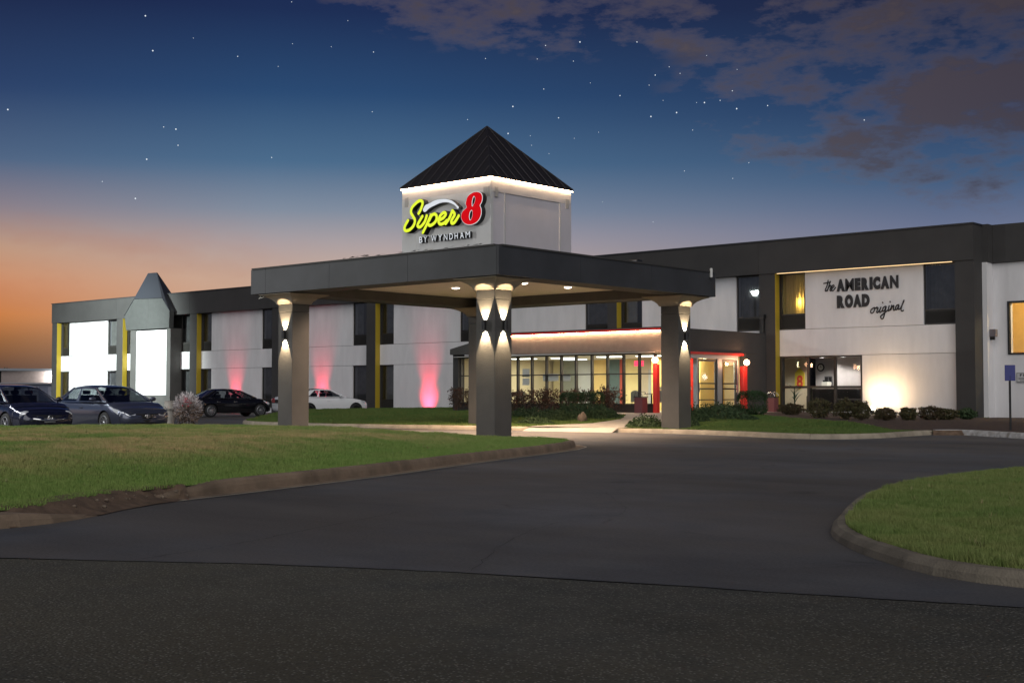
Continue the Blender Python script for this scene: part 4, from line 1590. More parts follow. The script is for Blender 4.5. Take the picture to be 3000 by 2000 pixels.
def leafmat(name, c1, c2):
    return mat(name, c1, .7, vscale=14, col2=c2, spec=.3)


LM = {'dark': leafmat('leaves_dark_green', (.018, .042, .016), (.035, .070, .022)), 'juniper': leafmat('leaves_juniper', (.030, .058, .026), (.055, .090, .034)),
      'rust': leafmat('leaves_rust', (.075, .035, .022), (.055, .065, .025)), 'nandina': leafmat('leaves_nandina', (.085, .032, .025), (.050, .040, .020)),
      'mix': leafmat('leaves_mixed', (.045, .060, .022), (.095, .065, .030)), 'silver': leafmat('leaves_silver', (.42, .38, .38), (.62, .58, .60)),
      'brown': leafmat('leaves_dry_brown', (.12, .085, .06), (.20, .15, .12)), 'palm': leafmat('leaves_palm', (.020, .045, .022), (.05, .085, .045))}


def leaves(pts, size, nrm=None, asp=2.2, seed=0, radial=None):
    r = np.random.default_rng(seed)
    c = len(pts)
    a = r.normal(size=(c, 3))
    a /= np.linalg.norm(a, axis=1)[:, None]
    if radial is not None:
        a = a * .45 + (pts - np.array(radial)) / (np.linalg.norm(pts - np.array(radial), axis=1)[:, None] + 1e-6)
        a /= np.linalg.norm(a, axis=1)[:, None]
    b = np.cross(a, r.normal(size=(c, 3)))
    b /= np.linalg.norm(b, axis=1)[:, None]
    s = size * r.uniform(.6, 1.3, c)[:, None]
    V = np.stack([pts - a * s * .5, pts + b * s * .5 / asp, pts + a * s * .5, pts - b * s * .5 / asp], 1).reshape(-1, 3)
    F = np.arange(c * 4).reshape(-1, 4)
    return V, F


def shrub(name, label, cat, loc, r, n, size, mk, shape='round', group=None, seed=1, stems=5, mk2=None):
    x, y = loc[:2]
    z = float(hz(x, y)) if len(loc) < 3 else loc[2]
    g = root(name, label, cat, (x, y, z), group=group)
    q = np.random.default_rng(seed)
    rx, ry, rz_ = r
    d = q.normal(size=(n, 3))
    d /= np.linalg.norm(d, axis=1)[:, None]
    lump = 1 + .16 * np.sin(d[:, 0] * 5 + seed) * np.sin(d[:, 1] * 4 + seed * 2) + .10 * np.sin(d[:, 2] * 9 + seed)
    if shape == 'round':
        rad = q.uniform(.35, 1, n) ** .45 * lump
        P = d * rad[:, None]
        P[:, 2] = P[:, 2] * .5 + .5
        P *= (rx, ry, rz_)
    elif shape == 'clipped':
        P = np.sign(d) * np.abs(d) ** .55 * (q.uniform(.5, 1, n) ** .25)[:, None] * (1 + .05 * np.sin(d[:, :1] * 11))
        P[:, 2] = P[:, 2] * .5 + .5
        P *= (rx, ry, rz_)
    elif shape == 'spread':
        rad = q.uniform(0, 1, n) ** .5
        th = q.uniform(0, 2 * math.pi, n)
        P = np.stack([np.cos(th) * rad, np.sin(th) * rad, (1 - rad ** 2.2) * q.uniform(.3, 1, n) + .05 * q.uniform(0, 1, n)], 1)
        P[:, 2] *= (1 + .35 * np.sin(P[:, 0] * 9 + seed) * np.sin(P[:, 1] * 8))
        P *= (rx, ry, rz_)
    elif shape == 'wiry':
        k = 26
        c = np.stack([q.uniform(-1, 1, k) * rx, q.uniform(-1, 1, k) * ry, q.uniform(.45, 1, k) * rz_], 1)
        c = c[q.integers(0, k, n)]
        P = c + q.normal(size=(n, 3)) * (.085, .085, .06)
        low = q.uniform(size=n) < .3
        P[low, 2] *= q.uniform(.2, 1, low.sum())
    elif shape == 'spiky':
        rad = q.uniform(.25, 1, n)
        P = d * rad[:, None] * (rx, ry, rz_ * .38)
        P[:, 2] += rz_ * .60
        low = q.uniform(size=n) < .18
        P[low] = P[low] * (.75, .75, .55)
    V, F = leaves(P, size, seed=seed + 5, asp=7 if shape == 'spiky' else 2.0, radial=(0, 0, rz_ * .5) if shape == 'spiky' else None)
    V[:, 2] = np.maximum(V[:, 2], .005)
    o = mesh('foliage', V.tolist(), F.tolist(), LM[mk], g, local=True)
    kind(o, 'stuff')
    if mk2:
        k = int(n * .45)
        V, F = leaves(P[:k] * (1.03, 1.03, .8), size * .9, seed=seed + 9, asp=3)
        V[:, 2] = np.maximum(V[:, 2], .005)
        kind(mesh('inner_foliage', V.tolist(), F.tolist(), LM[mk2], g, local=True), 'stuff')
    if stems:
        b = MB()
        for k in range(stems):
            th = q.uniform(0, 2 * math.pi)
            e = (math.cos(th) * rx * q.uniform(.2, .8), math.sin(th) * ry * q.uniform(.2, .8), rz_ * q.uniform(.6, .95))
            b.add(*tube([(e[0] * .15, e[1] * .15, 0), (e[0] * .5, e[1] * .5, e[2] * .55), e], [.014, .010, .005], 5))
        b.obj('stem', BARK, g, local=True)
    return g


sd_ = 1
ORD = ['first', 'second', 'third', 'fourth', 'fifth', 'sixth', 'seventh', 'eighth', 'ninth', 'tenth', 'eleventh', 'last']
for k, x in enumerate(np.linspace(-39.6, -31.0, 12)):
    sd_ += 3
    shrub('nandina_shrub', ORD[k] + ' wiry reddish shrub from the left in the row against the lobby windows', 'shrub', (float(x) + rnd.uniform(-.12, .12), 41.35 + rnd.uniform(-.15, .1)),
          (.48, .32, .92 + rnd.uniform(-.10, .10)), 820, .085, 'nandina', 'wiry', 'wiry shrubs along the lobby windows', sd_, 12)
shrub('boxwood_bush', 'dark clipped bush, left of the pair in front of the lobby', 'shrub', (-32.1, 40.0), (.44, .44, .84), 4200, .055, 'dark', 'clipped', None, 41, 4)
shrub('boxwood_bush', 'dark clipped bush, right of the pair beside the walkway', 'shrub', (-31.2, 40.1), (.45, .44, .86), 4200, .055, 'dark', 'clipped', None, 44, 4)
shrub('boxwood_bush', 'round clipped bush right of the entrance doors', 'shrub', (-25.1, 41.9), (.50, .50, .92), 5200, .055, 'dark', 'clipped', None, 47, 4)
for k, (x, y, rx, ry, h_, lb) in enumerate(((-30.6, 36.9, 1.2, .8, .30, 'low juniper mound in the middle of the bed left of the walkway'),
        (-29.2, 36.0, .8, .55, .26, 'low juniper mound just left of the brown rock'), (-32.4, 37.6, 1.2, .8, .28, 'leftmost low juniper mound of the bed in front of the lobby'),
        (-29.6, 38.2, 1.0, .8, .42, 'taller juniper mound between the clipped bushes and the walkway'), (-28.9, 34.0, .8, .5, .20, 'lowest juniper mound nearest the driveway kerb'),
        (-31.0, 38.8, 1.1, .7, .40, 'juniper mound at the foot of the two clipped bushes'), (-28.3, 37.0, .8, .7, .30, 'juniper mound behind the brown rock by the walkway'))):
    shrub('juniper_shrub', lb, 'shrub', (x, y), (rx, ry, h_), 2400, .08, 'juniper', 'spread', 'low junipers left of the walkway', 60 + k, 3)
for k, (x, y, rx, ry, h_, lb) in enumerate(((-23.75, 33.3, .75, .5, .36, 'low juniper between the walkway and the right canopy column'), (-23.1, 34.2, .7, .5, .45, 'juniper tucked behind the right canopy column'))):
    shrub('juniper_shrub', lb, 'shrub', (x, y), (rx, ry, h_), 1900, .08, 'juniper', 'spread', 'low junipers at the right column', 80 + k, 3)
for k, (x, y, rx, ry, h_, lb) in enumerate(((-25.9, 40.6, 1.0, .7, .42, 'low dark juniper in front of the glass doors'), (-24.9, 39.4, 1.1, .7, .36, 'dark juniper left of the round clipped bush'),
        (-23.9, 38.6, 1.0, .6, .26, 'flat juniper at the edge of the right lawn'), (-26.3, 42.4, .9, .8, .40, 'juniper against the door threshold'), (-24.3, 36.6, .7, .6, .5, 'upright dark juniper just right of the right canopy column'))):
    shrub('juniper_shrub', lb, 'shrub', (x, y), (rx, ry, h_), 2200, .085, 'juniper', 'spread', 'low junipers right of the walkway', 90 + k, 3)
for k, (x, y, rx, h_, mk, lb) in enumerate(((-25.0, 44.6, .48, .45, 'rust', 'small rusty shrub beside the black downpipe'),
                                            (-22.9, 42.9, .46, .74, 'mix', 'olive shrub left under the big office window'),
                                            (-21.8, 42.8, .44, .72, 'mix', 'tall dark shrub right of centre under the office window'),
                                            (-21.05, 42.5, .36, .66, 'mix', 'shrub at the right edge of the office window'),
                                            (-20.35, 42.9, .42, .44, 'rust', 'rusty shrub in front of the bright floodlight'),
                                            (-19.95, 43.9, .32, .46, 'mix', 'small round shrub right of the floodlight'),
                                            (-19.5, 44.8, .44, .52, 'rust', 'dark shrub below the middle of the white wall'),
                                            (-19.2, 45.4, .42, .42, 'mix', 'low shrub near the charcoal corner pillar'),
                                            (-19.0, 46.8, .38, .40, 'juniper', 'green sprig at the foot of the corner pillar'))):
    shrub('garden_shrub', lb, 'shrub', (x, y), (rx, rx * .9, h_), 1500, .085, mk, 'round', None, 110 + k, 7)
shrub('garden_shrub', 'dark shrub by the wing wall at the right edge', 'shrub', (-15.6, 46.4), (.5, .5, .75), 1500, .09, 'dark', 'round', None, 131, 6)
shrub('frosted_shrub', 'silvery spiky shrub with red flowers beside the stone urn', 'shrub', (-35.55, 24.5, 0), (.46, .46, 1.28), 3000, .14, 'silver', 'spiky', None, 140, 16, mk2='brown')
for k in range(5):
    q = np.random.default_rng(150 + k)
fl_ = bpy.data.objects[[o.name for o in bpy.data.objects if o.name.startswith('frosted_shrub')][0]]
b = MB()
for k in range(26):
    q0 = rnd.gauss(.20, .07), rnd.gauss(-.18, .07), .92 + rnd.gauss(0, .07)
    b.add(*ellipsoid(q0, (.022, .022, .02), 6, 4))
b.obj('flower', mat('red_flower', (.45, .03, .06), .6), fl_, local=True)

rk = MB()
v, f = ellipsoid((0, 0, 0), (1, 1, 1), 12, 8)
for (x, y, s) in ((-28.05, 35.5, (.17, .16, .24)),):
    z = float(hz(x, y))
    vv = [(x + a * s[0] * (1 + .18 * math.sin(5 * b_2 + 3 * c)), y + b_2 * s[1], z + .12 + c * s[2] * (.8 + .2 * math.sin(a * 4))) for a, b_2, c in v]
    tag(mesh('rock', vv, f, ROCK, smooth=False), 'upright brown rock among the junipers beside the walkway', 'rock')

# stone urn
ur = root('stone_urn', 'pale concrete urn planter beside the silvery shrub', 'planter', (-37.75, 25.3, 0))
URN = mat('urn_concrete', (.34, .32, .29), .85, var=.15, vscale=8)
v, f = lathe([(.16, 0), (.18, .05), (.15, .10), (.17, .3), (.20, .60), (.25, .68), (.25, .72), (.20, .73)], 22, (-37.75, 25.3, 0))
mesh('bowl', v, f, URN, ur, smooth=False)
v, f = lathe([(.17, .73), (.17, .93), (.19, .935), (.19, .95), (.15, .95)], 22, (-37.75, 25.3, 0))
mesh('neck', v, f, URN, ur)

# indoor palm
for (x, y, z, lb, sc_) in ((-28.35, 50.9, .42, 'dark leafy pot plant at the left of the office window', 1.0), (-25.0, 51.0, .42, 'lit green palm at the right of the office window', .9)):
    g = root('pot_plant', lb, 'plant', (x, y, z))
    v, f = lathe([(.13, 0), (.18, .30)], 14)
    mesh('pot', v, f, BLACK, g, local=True)
    b = MB()
    for k in range(15):
        th = rnd.uniform(0, 2 * math.pi)
        el_ = rnd.uniform(.5, 1.3)
        L0 = rnd.uniform(.5, .95) * sc_
        p0 = Vector((0, 0, .3 + rnd.uniform(0, .7) * sc_))
        dr = Vector((math.cos(th) * math.cos(el_), math.sin(th) * math.cos(el_), math.sin(el_)))
        sd2 = Vector((-math.sin(th), math.cos(th), 0)) * .035
        pp = []
        for j in range(6):
            t = j / 5
            c = p0 + dr * L0 * t + Vector((math.cos(th), math.sin(th), -1.0)) * (.28 * t * t * L0)
            w_2 = math.sin(math.pi * min(1, t + .12)) * 1.0 + .05
            pp += [c - sd2 * w_2, c + sd2 * w_2]
        b.add(pp, [(2 * j, 2 * j + 1, 2 * j + 3, 2 * j + 2) for j in range(5)])
    b.add(*tube([(0, 0, .3), (0, 0, 1.0 * sc_)], .02, 6))
    b.obj('frond', LM['palm'], g, local=True)
    if sc_ < 1:
        light('plant_lamp', 'POINT', (x - .05, y + .1, z + 1.55), 14, (1, .97, .9), g, size=.12)
        v, f = lathe([(.16, z + 1.35), (.10, z + 1.75)], 14, (x + .1, y + .25, 0))
        mesh('lamp_shade', v, f, emis('shade_glow', (1, .97, .9), 3.5), g)

# ------------------------------------------------------------------ canopy
cn = root('entrance_canopy', 'charcoal drive-through canopy on four square columns in front of the motel', 'canopy', (-26.5, 28.6, 0))
CX0, CX1, CY0, CY1, CZ0, CZ1 = -31.48, -21.5, 23.85, 33.85, 4.15, 4.90
CH = .05
outer = [(CX0 + CH, CY0), (CX1 - CH, CY0), (CX1, CY0 + CH), (CX1, CY1 - CH), (CX1 - CH, CY1), (CX0 + CH, CY1), (CX0, CY1 - CH), (CX0, CY0 + CH)]


def vpanel(name, p, q, z0, z1, th, m, parent):
    """vertical panel from p to q (2-D), thickness th to the left of p->q"""
    d = Vector((q[0] - p[0], q[1] - p[1]))
    n = Vector((-d.y, d.x)).normalized() * th
    v = [(p[0], p[1], z0), (q[0], q[1], z0), (q[0] + n.x, q[1] + n.y, z0), (p[0] + n.x, p[1] + n.y, z0)]
    v += [(a, b, z1) for a, b, c in v]
    f = [(0, 3, 2, 1), (4, 5, 6, 7), (0, 1, 5, 4), (1, 2, 6, 5), (2, 3, 7, 6), (3, 0, 4, 7)]
    return mesh(name, v, f, m, parent)


for i in range(8):
    p, q = Vector(outer[i]), Vector(outer[(i + 1) % 8])
    L_ = (q - p).length
    cuts = [0, 1] if L_ < 1 else ([0, .07, .36, .68, 1] if i == 0 else [0, .33, .66, 1])
    for a, b in zip(cuts[:-1], cuts[1:]):
        g = .005 / L_
        p1, q1 = p.lerp(q, a + g), p.lerp(q, b - g)
        vpanel('fascia_panel', p1, q1, CZ0, CZ1 - .03, .08, CANOPYD, cn)
# underside beams, ceiling, roof
BW = .95
bmz = CZ0 + .012
ub = MB()
ub.box(CX0 + .09, CX1 - .09, CY0 + .09, CY0 + BW, bmz, 4.46)
ub.obj('edge_beam', DARK2, cn)
ub = MB()
ub.box(CX0 + .09, CX1 - .09, CY1 - BW, CY1 - .09, bmz, 4.46)
ub.obj('edge_beam', DARK2, cn)
box('edge_beam', CX0 + .09, CX0 + BW, CY0 + BW + .002, CY1 - BW - .002, bmz, 4.46, DARK2, cn)
box('edge_beam', CX1 - BW, CX1 - .09, CY0 + BW + .002, CY1 - BW - .002, bmz, 4.46, DARK2, cn)
box('ceiling', CX0 + .1, CX1 - .1, CY0 + .1, CY1 - .1, 4.465, 4.50, CREAM, cn)
box('roof_deck', CX0 + .1, CX1 - .1, CY0 + .1, CY1 - .1, 4.78, 4.84, CORE, cn)
CAP = mat('metal_coping', (.16, .17, .20), .35, metal=.5)
cpv = []
vpn = [(CX0 - .03, CY0 - .03), (CX1 + .03, CY0 - .03), (CX1 + .03, CY1 + .03), (CX0 - .03, CY1 + .03)]
for i in range(4):
    p, q = Vector(vpn[i]), Vector(vpn[(i + 1) % 4])
    u = (q - p).normalized()
    vpanel('coping', p + u * (.18 if i % 2 else .14), q - u * (.18 if i % 2 else .14), CZ1 - .028, CZ1 + .02, .2, CAP if i == 3 else DARK, cn)
# loose flashing and debris along the front edge
fb = MB()
for k in range(26):
    x = rnd.uniform(-27.3, -22.2)
    s = rnd.uniform(.05, .28)
    z = CZ1 + .02 + rnd.uniform(0, .03)
    fb.add([(x, CY0 - .02, z), (x + s, CY0 - .03, z + rnd.uniform(-.01, .04)), (x + s * .8, CY0 + .08, z + .03), (x, CY0 + .06, z + .02)], [(0, 1, 2, 3)])
kind(fb.obj('torn_flashing', mat('grey_flashing', (.10, .10, .11), .5), cn), 'stuff')

CS = .645
colpos = [(-22.05, 24.35), (-30.1, 24.35), (-22.05, 32.6), (-30.1, 32.6)]
for k, (x1, y0_) in enumerate(colpos):
    x0_, y1_ = x1 - CS, y0_ + CS
    zb = 0.0 if k < 2 else .12
    c_ = box('column', x0_, x1, y0_, y1_, zb, 3.60, DARK2, cn, bev=.008)
    box('column_head', x0_, x1, y0_, y1_, 3.606, 3.84, DARK2, c_, bev=.008)
    mx_, my_ = (x0_ + x1) / 2, (y0_ + y1_) / 2
    vv, ff = [], []
    prof = [(.365, 3.845), (.375, 3.87), (.40, 3.92), (.47, 3.99), (.57, 4.05), (.68, 4.095), (.74, 4.11), (.74, 4.135)]
    for (h_, z) in prof:
        for (a, b) in ((-1, -1), (1, -1), (1, 1), (-1, 1)):
            vv.append((mx_ + a * h_, my_ + b * h_, z))
    for i in range(len(prof) - 1):
        for j in range(4):
            a, b = i * 4 + j, i * 4 + (j + 1) % 4
            ff.append((a, b, b + 4, a + 4))
    ff.append((3, 2, 1, 0))
    ff.append(tuple(range((len(prof) - 1) * 4, len(prof) * 4)))
    mesh('capital', vv, ff, mat('capital_stucco', (.26, .225, .18), .8, var=.06, bump=.2, bscale=30), c_)

# sconces with up and down beams
SCE = 330


def sconce(x, y, nx, ny, label):
    z = 2.93
    g = root('wall_sconce', label, 'wall light', (x, y, z))
    cx_, cy_ = x + nx * .075, y + ny * .075
    v, f = lathe([(.062, z - .12), (.066, z - .12), (.066, z + .12), (.062, z + .12)], 18, (cx_, cy_, 0))
    # open tube: drop the end caps
    mesh('housing', v, f[:-2], BLACK, g)
    box('bracket', x + nx * .005 - .02, x + nx * .03 + .02, y + ny * .005 - .02, y + ny * .03 + .02, z - .05, z + .05, BLACK, g)
    v, f = lathe([(.050, z + .100), (.050, z + .104)], 12, (cx_, cy_, 0))
    mesh('lens', v, f, DISC, g)
    v, f = lathe([(.050, z - .104), (.050, z - .100)], 12, (cx_, cy_, 0))
    mesh('lens', v, f, DISC, g)
    for s in (1, -1):
        lz = z + s * .125
        lx, ly = cx_, cy_
        light('beam', 'SPOT', (lx, ly, lz), SCE, (1.0, .74, .44), g, aim=(lx - nx * .62, ly - ny * .62, lz + s * 1.0), size=.012, angle=74, blend=.12)


sconce(-22.05 - CS / 2, 24.35, 0, -1, 'black up and down sconce on the left face of the nearest column')
sconce(-22.05, 24.35 + CS / 2, 1, 0, 'black up and down sconce on the right face of the nearest column')
sconce(-30.1 - CS / 2, 24.35, 0, -1, 'black up and down sconce on the left canopy column')
sconce(-22.05, 32.6 + CS / 2, 1, 0, 'black up and down sconce on the right canopy column by the entrance')

for (x, y, lb) in ((-27.8, 28.9, 'canopy ceiling light seen left of the nearest column'), (-25.05, 28.95, 'canopy ceiling light seen just right of the nearest column'), (-25.0, 30.95, 'canopy ceiling light farther right, above the lobby fascia'),
                   (-27.9, 31.0, 'canopy ceiling light hidden behind the nearest column'), (-28.9, 26.3, 'canopy ceiling light nearest the left column'), (-24.3, 26.6, 'canopy ceiling light nearest the driveway corner')):
    g = root('canopy_downlight', lb, 'light', (x, y, 4.46), group='recessed downlights in the canopy ceiling')
    v, f = ellipsoid((x, y, 4.462), (.12, .12, .035), 18, 8)
    mesh('lens', v, f, DISCD, g, smooth=True)
    v, f = lathe([(.12, 4.450), (.16, 4.463)], 18, (x, y, 0))
    mesh('rim', v, f[:-2], ALU, g)
    light('downlight', 'SPOT', (x, y, 4.40), 1050, (1.0, .70, .47), g, aim=(x, y, 0), size=.08, angle=140, blend=.7)
# roof flood lamp, white pipe, dangling cable
rf = root('roof_floodlight', 'unlit black floodlight on the right edge of the canopy roof', 'floodlight', (-21.6, 28.6, 4.93))
box('body', -.16, .16, -.12, .12, .06, .20, BLACK, rf, bev=.02, local=True)
box('lens', -.12, .12, -.135, -.122, .08, .18, mat('grey_lens', (.3, .3, .3), .3), rf, local=True)
v, f = tube([(0, 0, 0), (0, 0, .08)], .02, 6)
mesh('bracket', v, f, BLACK, rf, local=True)
rf.location = (-21.75, 30.0, 4.80)
wp = root('vent_pipe', 'short white pipe at the right end of the canopy edge', 'pipe', (-21.46, 33.5, 4.72))
v, f = lathe([(.045, 0), (.045, .26), (.03, .28)], 12)
mesh('pipe', v, f, mat('white_pipe', (.62, .62, .6), .5), wp, local=True)
v, f = lathe([(.06, -.02), (.06, 0)], 12)
mesh('flange', v, f, BLACK, wp, local=True)
v, f = tube([(-31.3, 24.1, 4.14), (-31.15, 24.0, 4.08), (-31.25, 24.0, 4.02), (-31.05, 24.0, 4.05), (-30.95, 24.05, 4.14)], .008, 5)
tag(mesh('loose_cable', v, f, PAPER), 'loose pale cable dangling below the left canopy corner', 'cable')

# ------------------------------------------------------------------ sign tower
tw = root('sign_tower', 'square grey tower with a dark pyramid roof on top of the canopy', 'tower', (-26.4, 28.8, 4.85))
TX, TY, TH_ = -26.4, 28.8, 1.81
TZ0, TZ1 = 4.845, 7.325
# walls
a0, a1, b0, b1 = TX - TH_, TX + TH_, TY - TH_, TY + TH_
for (p, q) in ((a0, a0 + .62), (a0 + .625, a1 - .60), (a1 - .595, a1)):
    box('wall_panel', p, q, b0, b0 + .1, TZ0, 6.98, TOWER, tw)
box('wall_panel', a0, a1, b0 + .004, b0 + .1, 6.985, TZ1, TOWERP, tw)
TWR = mat('tower_side_panel', (.57, .54, .57), .7, var=.05, vscale=1)
for (p, q) in ((b0 + .1, b0 + .62), (b0 + .625, b1 - .5), (b1 - .495, b1)):
    box('wall_panel', a1 - .1, a1 - (.03 if 27 < p < 28 else 0), p, q, TZ0, 6.92, TWR, tw)
box('wall_panel', a1 - .1, a1 - .004, b0 + .1, b1, 6.925, TZ1, TOWERP, tw)
box('wall_panel', a0, a1 - .1, b1 - .1, b1, TZ0, TZ1, TOWER, tw)
box('wall_panel', a0, a0 + .1, b0 + .1, b1 - .1, TZ0, TZ1, TOWER, tw)
box('panel_trim', a1 - .03, a1 + .012, b1 - .545, b1 - .505, TZ0, 6.92, TOWERP, tw)
box('panel_trim', a1 - .03, a1 + .006, b0 + .58, b0 + .62, TZ0, 6.92, TOWERP, tw)
PAT = mat('clip_patch', (.36, .35, .33), .8)
for (x, y, dx_, dy_) in ((a0 + .12, b0 - .012, .16, .01), (a1 - .28, b0 - .012, .16, .01), (a1 - .10, b0 - .014, .07, .01), (a1 + .002, b0 + .16, .01, .14), (a1 + .002, b1 - .26, .01, .14)):
    box('bracket_plate', x, x + dx_, y, y + dy_, 6.78, 7.06, PAT, tw)
# roof
OV = .045
ez, az_ = 7.36, 9.28
A = (TX, TY, az_)
e4 = [(a0 - OV, b0 - OV, ez), (a1 + OV, b0 - OV, ez), (a1 + OV, b1 + OV, ez), (a0 - OV, b1 + OV, ez)]
for i in range(4):
    p, q = e4[i], e4[(i + 1) % 4]
    mesh('roof_slope', [p, q, A], [(0, 1, 2)], ROOFM, tw)
    box('eave_trim', min(p[0], q[0]) - (.0 if i % 2 else 0), max(p[0], q[0]) + .0, min(p[1], q[1]), max(p[1], q[1]), ez - .045, ez - .001, ROOFM, tw) if False else None
    P_, Q_, A_ = Vector(p), Vector(q), Vector(A)
    mid_ = (P_ + Q_) / 2
    n_ = (Q_ - P_).cross(A_ - P_).normalized()
    if n_.z < 0:
        n_ = -n_
    rb = MB()
    for k in range(1, 10):
        t = k / 10
        s = P_.lerp(Q_, t)
        up_ = (A_ - mid_)
        ln = min(t, 1 - t) * 2
        e = s + up_ * ln
        rb.add(*tube([s + n_ * .012, e + n_ * .012], .016, 4))
    rb.obj('roof_seam', mat('roof_seam', (.035, .03, .035), .4, metal=.3), tw)
    v, f = tube([P_, A_], .03, 6)
    mesh('hip_cap', v, f, ROOFM, tw)
box('soffit', a0 - OV + .005, a1 + OV - .005, b0 - OV + .005, b1 + OV - .005, ez - .03, ez - .004, ROOFM, tw)
for args in ((a0 - .03, a1 + .018, b0 - .042, b0 - .014), (a1 + .019, a1 + .042, b0 - .042, b1 + .03)):
    box('led_strip', args[0], args[1], args[2], args[3], 7.312, 7.326, LED, tw)

# ------------------------------------------------------------------ illuminated sign on the tower
SUPER = [[(-27.31, 6.51), (-27.24, 6.59), (-27.17, 6.71), (-27.14, 6.81), (-27.19, 6.87), (-27.29, 6.88), (-27.43, 6.82), (-27.57, 6.73), (-27.63, 6.63), (-27.62, 6.54), (-27.54, 6.44), (-27.47, 6.34), (-27.48, 6.23), (-27.56, 6.13), (-27.71, 6.05), (-27.85, 6.04), (-27.91, 6.1), (-27.88, 6.2), (-27.76, 6.34)],
         [(-27.15, 6.41), (-27.26, 6.29), (-27.34, 6.19), (-27.34, 6.13), (-27.25, 6.1), (-27.14, 6.16), (-27.04, 6.26), (-26.97, 6.41)],
         [(-26.79, 6.42), (-26.87, 6.3), (-26.98, 6.13), (-27.13, 5.93)],
         [(-26.87, 6.26), (-26.76, 6.4), (-26.64, 6.43), (-26.56, 6.36), (-26.58, 6.24), (-26.69, 6.15), (-26.83, 6.11), (-26.91, 6.16)],
         [(-26.4, 6.25), (-26.28, 6.29), (-26.19, 6.37), (-26.22, 6.43), (-26.3, 6.43), (-26.42, 6.35), (-26.48, 6.23), (-26.45, 6.14), (-26.37, 6.11), (-26.24, 6.14), (-26.15, 6.2)],
         [(-26.19, 6.11), (-26.04, 6.26), (-25.92, 6.46)], [(-25.92, 6.46), (-25.83, 6.35), (-25.9, 6.25), (-25.96, 6.17), (-25.94, 6.1), (-25.85, 6.11), (-25.75, 6.2), (-25.67, 6.29)]]
SUPER_L = [[0], [1], [2, 3], [4], [5, 6]]
EIGHT = [[(-25.37, 6.71), (-25.31, 6.81), (-25.18, 6.88), (-25.02, 6.91), (-24.87, 6.88), (-24.78, 6.81), (-24.76, 6.7), (-24.79, 6.6), (-24.85, 6.51), (-24.81, 6.42), (-24.8, 6.3), (-24.84, 6.18), (-24.93, 6.08), (-25.06, 6.02), (-25.21, 6.0), (-25.35, 6.02), (-25.48, 6.09), (-25.56, 6.2), (-25.57, 6.3), (-25.52, 6.39), (-25.42, 6.46), (-25.36, 6.5), (-25.39, 6.6)],
         [(-25.08, 6.8), (-25.03, 6.76), (-25.03, 6.66), (-25.08, 6.57), (-25.14, 6.51), (-25.16, 6.57), (-25.15, 6.68), (-25.12, 6.76)],
         [(-25.16, 6.41), (-25.13, 6.37), (-25.13, 6.26), (-25.16, 6.18), (-25.22, 6.12), (-25.26, 6.18), (-25.26, 6.29), (-25.22, 6.38)]]
SWOOSH = [[(-27.11, 6.55), (-27.05, 6.71), (-26.87, 6.76), (-26.62, 6.83), (-26.36, 6.84), (-26.11, 6.81), (-25.91, 6.73), (-25.78, 6.63), (-25.69, 6.51), (-25.8, 6.59), (-25.95, 6.67), (-26.16, 6.73), (-26.4, 6.74), (-26.65, 6.69), (-26.87, 6.63)]]
FY = 26.80      # front face of the channel letters
sign = root('illuminated_sign', 'glowing yellow, white and red channel letter sign on the tower', 'sign', (-26.3, b0, 5.6))


def flat_shape(name, loops, y, depth, m, parent, off=0.0, smoothl=True):
    c = bpy.data.curves.new('c', 'CURVE')
    c.dimensions = '2D'
    c.fill_mode = 'BOTH'
    c.extrude = depth / 2
    c.offset = off
    for lp in loops:
        s = c.splines.new('BEZIER' if smoothl else 'POLY')
        if smoothl:
            s.bezier_points.add(len(lp) - 1)
            for bp, (x, z) in zip(s.bezier_points, lp):
                bp.co = (x, z, 0)
                bp.handle_left_type = bp.handle_right_type = 'AUTO'
        else:
            s.points.add(len(lp) - 1)
            for bp, (x, z) in zip(s.points, lp):
                bp.co = (x, z, 0, 1)
        s.use_cyclic_u = True
        s.resolution_u = 4
    t_ = bpy.data.objects.new('c', c)
    COL.objects.link(t_)
    bpy.context.view_layer.update()
    me = bpy.data.meshes.new_from_object(t_.evaluated_get(bpy.context.evaluated_depsgraph_get()))
    bpy.data.objects.remove(t_)
    vs = [(v_.co.x, y + depth / 2 - v_.co.z, v_.co.y) for v_ in me.vertices]
    fs = [tuple(p.vertices) for p in me.polygons]
    return mesh(name, vs, fs, m, parent)


def channel_strokes(strokes, groups, yf, r, face_m, parent):
    for g in groups:
        bk_, fc = MB(), MB()
        for i in g:
            p = catmull([(x, 0, z) for x, z in strokes[i]], 5)
            # black can: square-section ribbon from face to wall
            for lay in range(6):
                yy = yf + .02 + lay * .034
                bk_.add(*tube([(a.x, yy, a.z) for a in p], r * 1.12, 10, (Vector((0, 1, 0)), .36)))
                for e in (p[0], p[-1]):
                    bk_.add(*ellipsoid((e.x, yy, e.z), (r * 1.12, r * .40, r * 1.12), 10, 6))
            fc.add(*tube([(a.x, yf, a.z) for a in p], r * .92, 10, (Vector((0, 1, 0)), .30)))
            for e in (p[0], p[-1]):
                fc.add(*ellipsoid((e.x, yf, e.z), (r * .92, r * .28, r * .92), 10, 6))
        o = fc.obj('letter', face_m, parent, smooth=True)
        bk_.obj('letter_can', BLACK, o)


